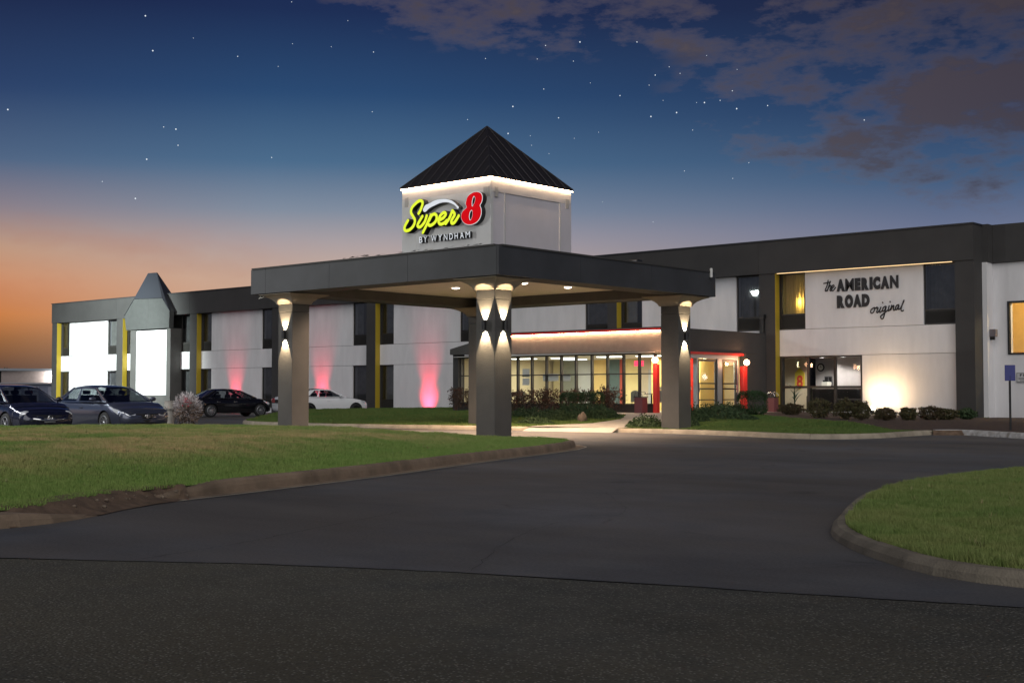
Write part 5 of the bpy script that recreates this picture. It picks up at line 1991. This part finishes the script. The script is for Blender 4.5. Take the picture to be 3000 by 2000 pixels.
channel_strokes(SUPER, SUPER_L, FY, .052, SUPY, sign)
e8 = flat_shape('numeral', EIGHT, FY, .02, SUPR, sign)
flat_shape('numeral_can', EIGHT, FY + .022, .165, BLACK, e8, off=.012)
wo_ = flat_shape('numeral_outline', [EIGHT[0]] + [[(x, z) for x, z in l] for l in EIGHT[1:]], FY + .008, .008, SUPW, e8, off=.014)
sw = flat_shape('swoosh', SWOOSH, FY, .02, SUPW, sign)
flat_shape('swoosh_can', SWOOSH, FY + .022, .165, BLACK, sw, off=.008)
BYW = [('B', -27.34, -27.21, 5.64, 5.82), ('Y', -27.15, -27.02, 5.64, 5.82), ('W', -26.84, -26.62, 5.64, 5.82), ('Y', -26.55, -26.40, 5.64, 5.82), ('N', -26.32, -26.18, 5.64, 5.82),
       ('D', -26.1, -25.96, 5.64, 5.82), ('H', -25.89, -25.76, 5.64, 5.82), ('A', -25.67, -25.52, 5.64, 5.82), ('M', -25.45, -25.28, 5.64, 5.82)]
for ch, a, b, c, d in BYW:
    glyph(ch, a, b, c, d, 26.86, .10, SUPW, sign, 0.0 if ch in 'MWN' else .008, side_m=BLACK)

# ------------------------------------------------------------------ lamps round the building
for (x, lb) in ((-67.35, 'small red uplight at the wall of the third bay'), (-59.0, 'small red uplight at the wall behind the white coupe'), (-50.1, 'small red uplight on the lawn left of the lobby')):
    g = root('uplight', lb, 'garden light', (x, 49.05, .3))
    z = .30 if x > -60 else .06
    g.location.z = z
    v, f = lathe([(.06, 0), (.07, .10)], 12)
    mesh('housing', v, f, BLACK, g, local=True)
    v, f = lathe([(.055, .101), (.055, .108)], 12)
    mesh('lens', v, f, emis('red_lens', (1, .05, .08), 12), g, local=True)
    light('red_beam', 'SPOT', (x, 49.05, z + .12), 520, (1.0, .035, .09), g, aim=(x, 50.0, z + .58), size=.04, angle=78, blend=1.0)
    light('red_beam', 'SPOT', (x, 49.05, z + .12), 420, (1.0, .035, .09), g, aim=(x, 50.0, z + 2.3), size=.04, angle=52, blend=1.0)
g = root('garden_floodlight', 'bright warm floodlight washing the white wall right of the office window', 'floodlight', (-23.9, 49.2, .3))
v, f = lathe([(.07, 0), (.05, .18), (.09, .22), (.09, .30)], 12, (-23.9, 49.2, .22))
mesh('housing', v, f, BLACK, g)
v, f = ellipsoid((-23.9, 49.3, .62), (.11, .05, .09), 12, 8)
mesh('lens', v, f, FLOODL, g)
light('flood_beam', 'SPOT', (-23.9, 49.25, .66), 470, (1.0, .66, .35), g, aim=(-23.6, 49.95, 1.30), size=.08, angle=150, blend=1.0)


def lot_lamp(x, y, h_, label, energy, aim, lens=True, ang=150, col=(.88, 1.0, .97)):
    g = root('lot_lamp', label, 'street lamp', (x, y, 0))
    v, f = tube([(0, 0, 0), (0, 0, h_)], .08, 8)
    mesh('pole', v, f, BLACK, g, local=True)
    v, f = lathe([(.28, 0), (.28, .6), (.25, .62)], 14)
    mesh('footing', v, f, CONC, g, local=True)
    d = (Vector(aim) - Vector((x, y, h_))).normalized()
    p = Vector((0, 0, h_)) + Vector((d.x, d.y, 0)).normalized() * .35
    box('head', p.x - .3, p.x + .3, p.y - .3, p.y + .3, h_ - .02, h_ + .14, BLACK, g, bev=.03, local=True)
    box('lens', p.x - .22, p.x + .22, p.y - .22, p.y + .22, h_ - .035, h_ - .022, LOT, g, local=True)
    light('lot_beam', 'SPOT', (x + p.x, y + p.y, h_ - .1), energy, col, g, aim=aim, size=.25, angle=ang, blend=.8)
    return g


lot_lamp(-75.6, 36.3, 8.5, 'tall parking lamp lighting the left end of the motel', 40000, (-81.0, 49.8, 3.2), ang=88)
lot_lamp(-41.5, 11.0, 8.0, 'tall parking lamp beside the parked cars at left', 7500, (-33, 19.5, 0), ang=115, col=(1.0, 1.0, .97))
lot_lamp(-51.5, 13.7, 9.0, 'tall parking lamp across the lot that reflects in an upper window', 900, (-45, 24, 0), ang=140)

# ------------------------------------------------------------------ far buildings at the left
fb_ = root('storage_building', 'long low building with a lit wall lamp beyond the parking lot', 'building', (-150, 75, 0), 61)
WALLF = mat('far_wall', (.24, .20, .19), .9, var=.1)
box('wall', -30, 1.5, 0, 12, 0, 3.9, mat('far_dark_wall', (.03, .03, .035), .9), fb_, local=True)
box('wall', 1.6, 16, -.02, 12, 0, 3.9, WALLF, fb_, local=True)
box('roof_edge', -30.2, 16.2, -.5, 12.2, 3.92, 4.2, mat('far_roof_edge', (.20, .22, .25), .5), fb_, local=True)
wlmp = ellipsoid((7.6, -.2, 3.1), (.22, .12, .22), 12, 8)
mesh('wall_lamp', wlmp[0], wlmp[1], emis('far_lamp', (1, .98, .92), 160), fb_, local=True)
lo = light('far_lamp_light', 'POINT', (0, 0, 0), 700, (1, .97, .9), fb_, size=.2)
lo.location = (7.6, -.6, 3.1)
su = root('storage_units', 'row of grey storage units with roll-up doors beyond the parked cars', 'storage units', (-128, 63, 0), 61)
STG = mat('storage_grey', (.10, .11, .16), .7, var=.1)
STL = mat('storage_door', (.20, .20, .25), .7, var=.1)
box('wall', -20, 12, 0, 8, 0, 2.15, STG, su, local=True)
box('roof', -20.2, 12.2, -.3, 8.2, 2.16, 2.30, mat('storage_roof', (.22, .22, .25), .6), su, local=True)
for k in range(12):
    x = -18.5 + k * 2.3
    dr_ = box('door', x, x + 1.4, -.06, -.01, 0, 1.9, STL, su, local=True)
    box('vent', x + .25, x + 1.15, -.08, -.065, 1.35, 1.5, STG, dr_, local=True)
# dark tree line far beyond
def far_tree(x, y, h_, label, seed):
    q = np.random.default_rng(seed)
    g = root('tree', label, 'tree', (x, y, 0), group='dark trees on the far left horizon')
    n = 1400
    d = q.normal(size=(n, 3))
    d /= np.linalg.norm(d, axis=1)[:, None]
    P = d * (q.uniform(.3, 1, n) ** .5)[:, None] * (h_ * .45, h_ * .45, h_ * .36) * (1 + .25 * np.sin(d[:, :1] * 6 + seed))
    P[:, 2] += h_ * .62
    V, F = leaves(P, .7, seed=seed)
    kind(mesh('crown', V.tolist(), F.tolist(), LM['dark'], g, local=True), 'stuff')
    v, f = tube([(0, 0, 0), (0, 0, h_ * .6)], [.25, .12], 7)
    mesh('trunk', v, f, BARK, g, local=True)


for k, (x, y, h_, w_) in enumerate(((-215, 98, 4.6, 'first'), (-222, 104, 5.0, 'second'), (-208, 106, 4.8, 'third'), (-216, 112, 5.2, 'tallest'), (-205, 115, 4.8, 'rightmost'))):
    far_tree(x, y, h_, w_ + ' dark low tree of the row far beyond the storage units', 200 + k)

# ------------------------------------------------------------------ stars
st_pts = [(670, 5), (334, 37), (799, 48), (444, 88), (672, 101), (761, 108), (351, 117), (858, 120), (546, 130), (639, 153), (18, 252), (376, 292), (404, 297),
          (855, 257), (409, 334), (337, 366), (624, 362), (311, 456), (235, 417), (1115, 135), (1253, 105), (1332, 97), (1463, 97), (1234, 136), (1317, 141),
          (1623, 128), (1537, 154), (1562, 169), (1505, 173), (1693, 160), (1356, 191), (1491, 196), (1249, 205), (1424, 220), (1682, 209), (1523, 231), (1600, 236),
          (1618, 236), (1654, 231), (1692, 250), (1178, 245), (1763, 243), (1554, 259), (1495, 268), (1283, 271), (1074, 275), (1591, 299), (1375, 304), (1319, 318),
          (1221, 334), (1167, 307), (1261, 353), (1985, 276), (1720, 374), (1572, 393), (1683, 410), (1384, 464), (1500, 510), (1218, 312)]
Mc = Matrix.Rotation(R(41.4), 3, 'Z') @ Matrix.Rotation(R(92.29), 3, 'X')
sb = MB()
for k, (x, y) in enumerate(st_pts):
    d = Mc @ Vector(((x - 1176) / 2979, -(y - 784) / 2979, -1)).normalized()
    s = rnd.choice([.36, .44, .52, .60, .78])
    sb.add(*ellipsoid(Vector((0, 0, 1.2)) + d * 1400, (s, s, s), 6, 4))
for k in range(160):
    a, e = rnd.uniform(0, 2 * math.pi), rnd.uniform(.35, 1.4)
    d = Vector((math.cos(a) * math.cos(e), math.sin(a) * math.cos(e), math.sin(e)))
    sb.add(*ellipsoid(d * 1400, (.5, .5, .5), 6, 4))
STARM = emis('star', (.85, .93, 1.0), .95)
STARM.cycles.emission_sampling = 'NONE'
kind(sb.obj('stars', STARM), 'stuff')

# ------------------------------------------------------------------ cars


def paint(name, col, metal=.3, rough=.32):
    return mat(name, col, rough, metal=metal, coat=1.0, spec=.5)


def ev_mesh(o):
    bpy.context.view_layer.update()
    return bpy.data.meshes.new_from_object(o.evaluated_get(bpy.context.evaluated_depsgraph_get()))


def car(label, loc, rz, pm, L=4.8, W=1.82, WB=2.77, FO=.95, H=1.46, belt=.93, hood=.92, nose=.62, deck=1.0, cab=None, wr=.325, rimm=RIM, spokes=10,
        chrome_win=False, emblem='ring', light_shape='sweep', plate_front=True, lower=None, roofm=None, coupe=False):
    g = root('parked_car', label, 'car', loc, rz)
    xr = -(L - WB / 2 - FO)          # tail x
    xf = WB / 2 + FO                 # nose x
    hw = W / 2
    # control stations: x, top z, low z, half width
    cwl, rr_ = cab[1], cab[0]        # cowl x and rear glass base x
    st = [(xr, deck - .32, .46, hw * .74), (xr + .05, deck - .10, .34, hw * .86), (xr + .22, deck, .28, hw * .945), (xr + .6, deck + .015, .24, hw * .985), (rr_, belt + .03, .21, hw),
          (-.3, belt, .19, hw), (.5, belt - .005, .19, hw), (cwl, belt - .005, .20, hw * .995), (cwl + .35, hood, .21, hw * .985), (xf - .50, hood - .10, .22, hw * .95), (xf - .22, nose + .12, .24, hw * .88),
          (xf - .07, nose + .03, .28, hw * .76), (xf, nose - .08, .36, hw * .60)]
    X = [s[0] for s in st]
    xs = np.unique(np.concatenate([np.linspace(X[0], X[-1], 46), X]))
    tz, lz, wz = (np.interp(xs, X, [s[i] for s in st]) for i in (1, 2, 3))

    def sm(a):
        b = a.copy()
        b[1:-1] = .25 * a[:-2] + .5 * a[1:-1] + .25 * a[2:]
        return b
    tz, wz = sm(sm(tz)), sm(wz)
    ring = []
    for x, t, l, w in zip(xs, tz, lz, wz):
        hgt = t - l
        half = [(0, l), (w * .80, l), (w * .945, l + .05), (w * .985, l + hgt * .26), (w * 1.0, l + hgt * .50), (w * .995, l + hgt * .66), (w * .975, l + hgt * .82), (w * .93, t - .045), (w * .84, t - .008), (w * .5, t + .018), (0, t + .026)]
        pts = [(x, y, z) for y, z in half] + [(x, -y, z) for y, z in half[-2:0:-1]]
        ring.append(pts)
    n = len(ring[0])
    V = [p for r in ring for p in r]
    F = [tuple(range(n))] + [tuple(range((len(ring) - 1) * n, len(ring) * n))[::-1]]
    for i in range(len(ring) - 1):
        for k in range(n):
            a, b = i * n + k, i * n + (k + 1) % n
            F.append((a, a + n, b + n, b))
    bo = mesh('body', V, F, pm, g, smooth=True, local=True)
    bm = bmesh.new()
    bm.from_mesh(bo.data)
    bmesh.ops.recalc_face_normals(bm, faces=bm.faces)
    bm.to_mesh(bo.data)
    bm.free()
    cut = MB()
    for wx in (-WB / 2, WB / 2):
        for s in (-1, 1):
            v, f = lathe([(wr + .055, s * (hw - .30)), (wr + .055, s * (hw + .25))], 26, (wx, 0, wr), 'Y')
            cut.add(v, f)
    co = cut.obj('cut', BLACK, g, local=True)
    bm = bmesh.new()
    bm.from_mesh(co.data)
    bmesh.ops.recalc_face_normals(bm, faces=bm.faces)
    bm.to_mesh(co.data)
    bm.free()
    md = bo.modifiers.new('b', 'BOOLEAN')
    md.operation = 'DIFFERENCE'
    md.object = co
    md.solver = 'EXACT'
    me = ev_mesh(bo)
    bo.modifiers.clear()
    bo.data = me
    bpy.data.objects.remove(co)
    if len(me.materials) > 1:
        me.materials.clear()
        me.materials.append(pm)
    me.materials.append(BLACK)
    for p in me.polygons:          # the inside of the wheel arches is black
        c = p.center
        for wx in (-WB / 2, WB / 2):
            dd = math.hypot(c.x - wx, c.z - wr)
            if dd < wr + .05 or (abs(dd - wr - .055) < .03 and abs(p.normal.y) < .3 and abs(c.y) > hw - .31 and c.z > .1):
                if abs(c.y) < hw - .04 or dd < wr + .03:
                    p.material_index = 1
                    p.use_smooth = False
    me.set_sharp_from_angle(angle=R(38))
    # dark rocker and lower grille band
    # greenhouse
    x0, x1, x2, x3 = cab           # rear base, cowl base, roof front, roof rear
    wb_, wr_ = hw * .90, hw * .665
    zb, zr = belt + .012, H

    def P3(u, v, s):
        # side surface: u 0 rear .. 1 front, v 0 belt .. 1 roof; s side
        xb = x0 + (x1 - x0) * u
        xt = x3 + (x2 - x3) * u
        vv_ = v
        x = xb + (xt - xb) * vv_
        z = zb + (zr - .035 - zb) * v - .05 * (2 * u - 1) ** 2 * v
        y = (wb_ + (wr_ - wb_) * v ** 1.25) * (1 - .10 * (2 * u - 1) ** 2)
        return (x, s * y, z)
    gfs = {1: MB(), -1: MB()}
    glv = []
    us = [0, .12, .44, .50, .93, 1] if not coupe else [0, .20, .38, .42, .93, 1]
    vs_ = [0, .06, .86, 1]
    for s in (-1, 1):
        for i in range(5):
            for j in range(3):
                q = [P3(us[i], vs_[j], s), P3(us[i + 1], vs_[j], s), P3(us[i + 1], vs_[j + 1], s), P3(us[i], vs_[j + 1], s)]
                if j == 1 and i in (1, 3):
                    # follow the curve with a finer strip
                    vv, ff = [], []
                    for k in range(7):
                        u = us[i] + (us[i + 1] - us[i]) * k / 6
                        vv += [P3(u, vs_[1], s), P3(u, (vs_[1] + vs_[2]) / 2, s), P3(u, vs_[2], s)]
                    for k in range(6):
                        for m_ in range(2):
                            a = k * 3 + m_
                            ff.append((a, a + 3, a + 4, a + 1))
                    glv.append(('side_window', vv, ff))
                else:
                    vv = []
                    for k in range(5):
                        u = us[i] + (us[i + 1] - us[i]) * k / 4
                        vv += [P3(u, vs_[j], s), P3(u, vs_[j + 1], s)]
                    gfs[s].add(vv, [(2 * k, 2 * k + 2, 2 * k + 3, 2 * k + 1) for k in range(4)])
    # front and rear glass between the side edges
    for (u, nm) in ((1, 'windscreen'), (0, 'rear_window')):
        W8 = 8
        grid = []
        bulge = .10 if u else -.08
        for j in range(7):
            v_ = j / 6
            a, b = Vector(P3(u, v_, -1)), Vector(P3(u, v_, 1))
            row = []
            for k in range(W8 + 1):
                t = k / W8
                p = a.lerp(b, t)
                p.x += bulge * (1 - (2 * t - 1) ** 2)
                p.z += .02 * (1 - (2 * t - 1) ** 2) * v_
                row.append(tuple(p))
            grid.append(row)
        vv = [p for r in grid for p in r]
        fr2, gl2 = [], []
        for j in range(6):
            for k in range(W8):
                a = j * (W8 + 1) + k
                q = (a, a + 1, a + W8 + 2, a + W8 + 1)
                (fr2 if (j == 5 and False) else gl2).append(q)
        glv.append((nm, vv, gl2))
        # pillars along both edges
        for s in (-1, 1):
            pth = [P3(u, k / 6, s) for k in range(7)]
            gfs[s].add(*tube(pth, .028, 6))
    # roof
    rv, rf_ = [], []
    for i in range(9):
        u = i / 8
        a, b = Vector(P3(u, 1, -1)), Vector(P3(u, 1, 1))
        for k in range(9):
            t = k / 8
            p = a.lerp(b, t)
            p.z += .045 * (1 - (2 * t - 1) ** 4) * (1 if 0 < i < 8 else .6)
            p.x += (.10 * u - .08 * (1 - u)) * (1 - (2 * t - 1) ** 2)
            rv.append(tuple(p))
    for i in range(8):
        for k in range(8):
            a = i * 9 + k
            rf_.append((a, a + 1, a + 10, a + 9))
    mesh('roof', rv, rf_, roofm or pm, g, smooth=True, local=True)
    for s in (-1, 1):
        gfs[s].obj('window_frame', pm, g, local=True)
    for nm, vv, ff in glv:
        mesh(nm, vv, ff, WINCAR, g, smooth=True, local=True)
    if chrome_win:
        for s in (-1, 1):
            pth = [P3(us[1], .05, s), P3(us[1] - .0, .5, s), P3(us[1] + .04, .90, s), P3(.5, .90, s), P3(.90, .88, s)]
            v, f = tube(pth, .010, 5)
            mesh('window_trim', v, f, CHROME, g, local=True)
            v, f = tube([P3(us[1], .04, s), P3(.5, .03, s), P3(.95, .03, s)], .010, 5)
            mesh('window_trim', v, f, CHROME, g, local=True)
    # cabin interior
    it = MB()
    it.box(x0 + .2, x1 - .2, -wb_ + .08, wb_ - .08, belt - .12, belt - .03)
    it.obj('parcel_shelf', SEAT, g, local=True)
    for (sx_, ys) in ((.15, (-.36, .36)), (-.75, (-.36, .36))):
        for sy_ in ys:
            box('seat', sx_ - .09, sx_ + .03, sy_ - .23, sy_ + .23, belt - .1, belt + .22, SEAT, g, bev=.03, local=True)
            box('headrest', sx_ - .08, sx_ + .0, sy_ - .12, sy_ + .12, belt + .24, belt + .36, SEAT, g, bev=.03, local=True)
    # wheels
    tv, tf = lathe([(wr * .66, -.10), (wr * .93, -.105), (wr, -.075), (wr, .075), (wr * .93, .105), (wr * .66, .10)], 30, (0, 0, 0), 'Y')
    rm_ = MB()
    ro = wr * .69
    v, f = lathe([(ro, .085), (ro, .105), (ro * .93, .11), (ro * .90, .06)], 30, (0, 0, 0), 'Y')
    rm_.add(v, f[:-2])
    v, f = lathe([(ro * .92, .0), (ro * .92, .02)], 20, (0, 0, 0), 'Y')
    bd_ = (v, f)
    v, f = lathe([(.055, .05), (.06, .095), (.04, .105)], 14, (0, 0, 0), 'Y')
    rm_.add(v, f)
    for k in range(spokes):
        th = 2 * math.pi * k / spokes
        wsp = .014 if spokes > 7 else .03
        a = Vector((math.cos(th), 0, math.sin(th)))
        b = Vector((-math.sin(th), 0, math.cos(th)))
        q0, q1 = a * .04, a * (ro * .95)
        vv = []
        for (p, w2, yy) in ((q0, wsp * 1.3, .095), (q1, wsp, .10)):
            vv += [p - b * w2 + Vector((0, yy, 0)), p + b * w2 + Vector((0, yy, 0)), p + b * w2 + Vector((0, yy - .03, 0)), p - b * w2 + Vector((0, yy - .03, 0))]
        rm_.add(vv, [(0, 1, 5, 4), (1, 2, 6, 5), (3, 0, 4, 7), (2, 3, 7, 6), (4, 5, 6, 7)])
    proto = None
    for wx in (-WB / 2, WB / 2):
        for s in (-1, 1):
            if proto is None:
                w = mesh('wheel', tv, tf[:-2], TYRE, g, smooth=True, local=True)
                r1 = mesh('rim', rm_.v, rm_.f, rimm, w, local=True)
                r2 = mesh('brake_disc', bd_[0], bd_[1], mat('brake_disc', (.05, .05, .055), .6), w, local=True)
                proto = (w, r1, r2)
            else:
                w = proto[0].copy()
                COL.objects.link(w)
                w.parent = g
                for c in proto[1:]:
                    cc = c.copy()
                    COL.objects.link(cc)
                    cc.parent = w
            w.location = (wx, s * (hw - .115), wr)
            w.rotation_euler = (0, rnd.uniform(0, 1), 0 if s > 0 else math.pi)
    # lamps follow the body: find surface half width at x
    wat = lambda x: float(np.interp(x, xs, wz))
    tat = lambda x: float(np.interp(x, xs, tz))
    for s in (-1, 1):
        if light_shape == 'sweep':
            vv, ff = [], []
            nseg = 8
            for k in range(nseg + 1):
                t = k / nseg
                x = (xf - .62) + .58 * math.sin(t * 1.15) / math.sin(1.15)
                y = wat(x) * (1.004 - .02 * t) if t < .85 else wat(x) * .96
                y = y * (1 - .10 * t * t)
                ztop = min(tat(x) - .035, hood - .09 - .10 * t)
                hh = .035 + .125 * min(1, t * 1.8)
                vv += [(x + .014, s * (y + .010), ztop - .005), (x + .022, s * (y + .018), ztop - hh)]
            ff = [(2 * k, 2 * k + 2, 2 * k + 3, 2 * k + 1) for k in range(nseg)]
            # inner part toward the grille
            xi = xf - .03
            vv += [(xi + .02, s * wat(xi) * .62, nose - .02), (xi + .02, s * wat(xi) * .66, nose - .10)]
            ff.append((2 * nseg, 2 * nseg + 2, 2 * nseg + 3, 2 * nseg + 1))
            mesh('headlight', vv, ff, LENS, g, smooth=True, local=True)
        else:
            v, f = ellipsoid((xf - .26, s * (hw - .30), nose + .0), (.17, .19, .105), 16, 10)
            mesh('headlight', v, f, LENS, g, smooth=True, local=True)
        # tail lamps
        v, f = ellipsoid((xr + .10, s * (hw - .26), deck - .15), (.13, .17, .085), 14, 8)
        mesh('tail_light', v, f, TAIL, g, smooth=True, local=True)
        # mirror
        mx2, my2 = x1 - .42, hw * .98
        m_ = MB()
        m_.add(*ellipsoid((mx2, s * (my2 + .10), belt + .10), (.075, .11, .07), 12, 8))
        m_.box(mx2 - .03, mx2 + .03, min(s * (my2 - .09), s * (my2 + .05)), max(s * (my2 - .09), s * (my2 + .05)), belt + .03, belt + .06)
        m_.obj('wing_mirror', pm, g, local=True)
        # door handles and shut lines
        for hx in ((-.05, -.98) if not coupe else (-.25,)):
            box('door_handle', hx - .09, hx + .09, s * (hw * .998) - .018, s * (hw * .998) + .018, belt - .17, belt - .14, pm if not chrome_win else CHROME, g, bev=.008, local=True)
    # grille, bumper opening, plate, emblem
    gy = wat(xf - .03) * .78
    gz0, gz1 = nose - .16, nose - .02
    gr = MB()
    gx = xf - .010
    nq = 10
    for (za, zb2, wd, oo) in ((gz0, gz1, .62 * hw / .91, .0), (.30, .42, .60, -.01)):
        vv = []
        for k in range(nq + 1):
            t = -1 + 2 * k / nq
            x = xf + .016 + oo - .10 * t * t
            vv += [(x - .01, t * wd, za), (x, t * wd, zb2)]
        gr.add(vv, [(2 * k, 2 * k + 2, 2 * k + 3, 2 * k + 1) for k in range(nq)])
    gro = gr.obj('grille', BLACK, g, local=True)
    for zz in (gz0 + .045, gz0 + .095):
        pth = [(xf + .022 - .10 * t * t, t * .60 * hw / .91, zz) for t in (-1, -.6, -.3, 0, .3, .6, 1)]
        v, f = tube(pth, .007, 5)
        mesh('grille_bar', v, f, CHROME, gro, local=True)
    if emblem == 'ring':
        pth = [(xf + .035, .065 * math.cos(R(a)), gz0 + .07 + .055 * math.sin(R(a))) for a in range(0, 361, 30)]
        e_ = MB().add(*tube(pth, .009, 6))
        e_.add(*tube([(xf + .036, -.04, gz0 + .105), (xf + .036, -.015, gz0 + .035), (xf + .036, 0, gz0 + .075), (xf + .036, .015, gz0 + .035), (xf + .036, .04, gz0 + .105)], .007, 5))
        e_.obj('emblem', CHROME, g, local=True)
    elif emblem == 'ovals':
        e_ = MB()
        for (ry, rz2, zc) in ((.085, .055, 0), (.026, .05, 0), (.062, .018, .02)):
            e_.add(*tube([(xf + .034, ry * math.cos(R(a)), gz0 + .07 + zc + rz2 * math.sin(R(a))) for a in range(0, 361, 24)], .007, 5))
        e_.obj('emblem', CHROME, g, local=True)
    if plate_front:
        box('number_plate', xf + .005, xf + .02, -.16, .16, .40, .50, PLATE, g, bev=.004, local=True)
    box('rear_number_plate', xr - .02, xr - .006, -.16, .16, deck - .36, deck - .22, PLATE, g, local=True)
    return g


# blue-grey saloon
car('grey-blue saloon in the middle of the left parking row, bonnet towards the urn', (-35.75, 21.8, 0), -4, paint('blue_grey_paint', (.078, .087, .128), .6, .28), cab=(-2.0, 1.28, .25, -1.22),
    emblem='ovals', plate_front=False, H=1.45)
car('dark blue saloon at the left edge with a damaged chrome front bumper', (-35.7, 18.7, 0), -3, paint('dark_blue_paint', (.012, .015, .038), .4, .25), L=4.55, W=1.78, WB=2.6, FO=.9, H=1.45,
    cab=(-1.9, 1.20, .25, -1.15), light_shape='round', emblem='ring', spokes=5)
k_ = [o for o in bpy.data.objects if o.name.startswith('parked_car')][-1]
mesh('bumper_bar', *tube([(2.225, -.5, .50), (2.25, -.2, .46), (2.26, .1, .46), (2.22, .45, .50)], .035, 8), CHROME, k_, smooth=True, local=True)
car('black saloon parked nose-in between the urn shrub and the white coupe', (-55.3, 40.6, 0), 80, paint('black_paint', (.006, .006, .008), .2, .22), L=4.55, W=1.8, WB=2.76, FO=.75, H=1.44,
    cab=(-1.85, 1.22, .30, -1.05), chrome_win=True, spokes=12, nose=.66)
wc = car('white coupe half hidden behind the left canopy column', (-51.2, 43.5, 0), 79, paint('white_paint', (.76, .77, .79), .0, .3), L=4.78, W=1.92, WB=2.72, FO=.85, H=1.45, belt=1.0, hood=.98, nose=.70, deck=1.02,
         cab=(-1.95, .85, .05, -1.05), coupe=True, rimm=RIMD, spokes=10, wr=.345, roofm=mat('black_roof', (.01, .01, .012), .3, coat=1))
box('tail_panel', -2.62, -2.56, -.66, .66, .72, .90, mat('dark_tail_panel', (.015, .012, .014), .2), wc, bev=.02, local=True)
for s in (-1, 1):
    for k in range(3):
        y = s * (.34 + k * .11)
        box('tail_light', -2.632, -2.62, y - .025, y + .025, .74, .88, TAIL, wc, local=True)
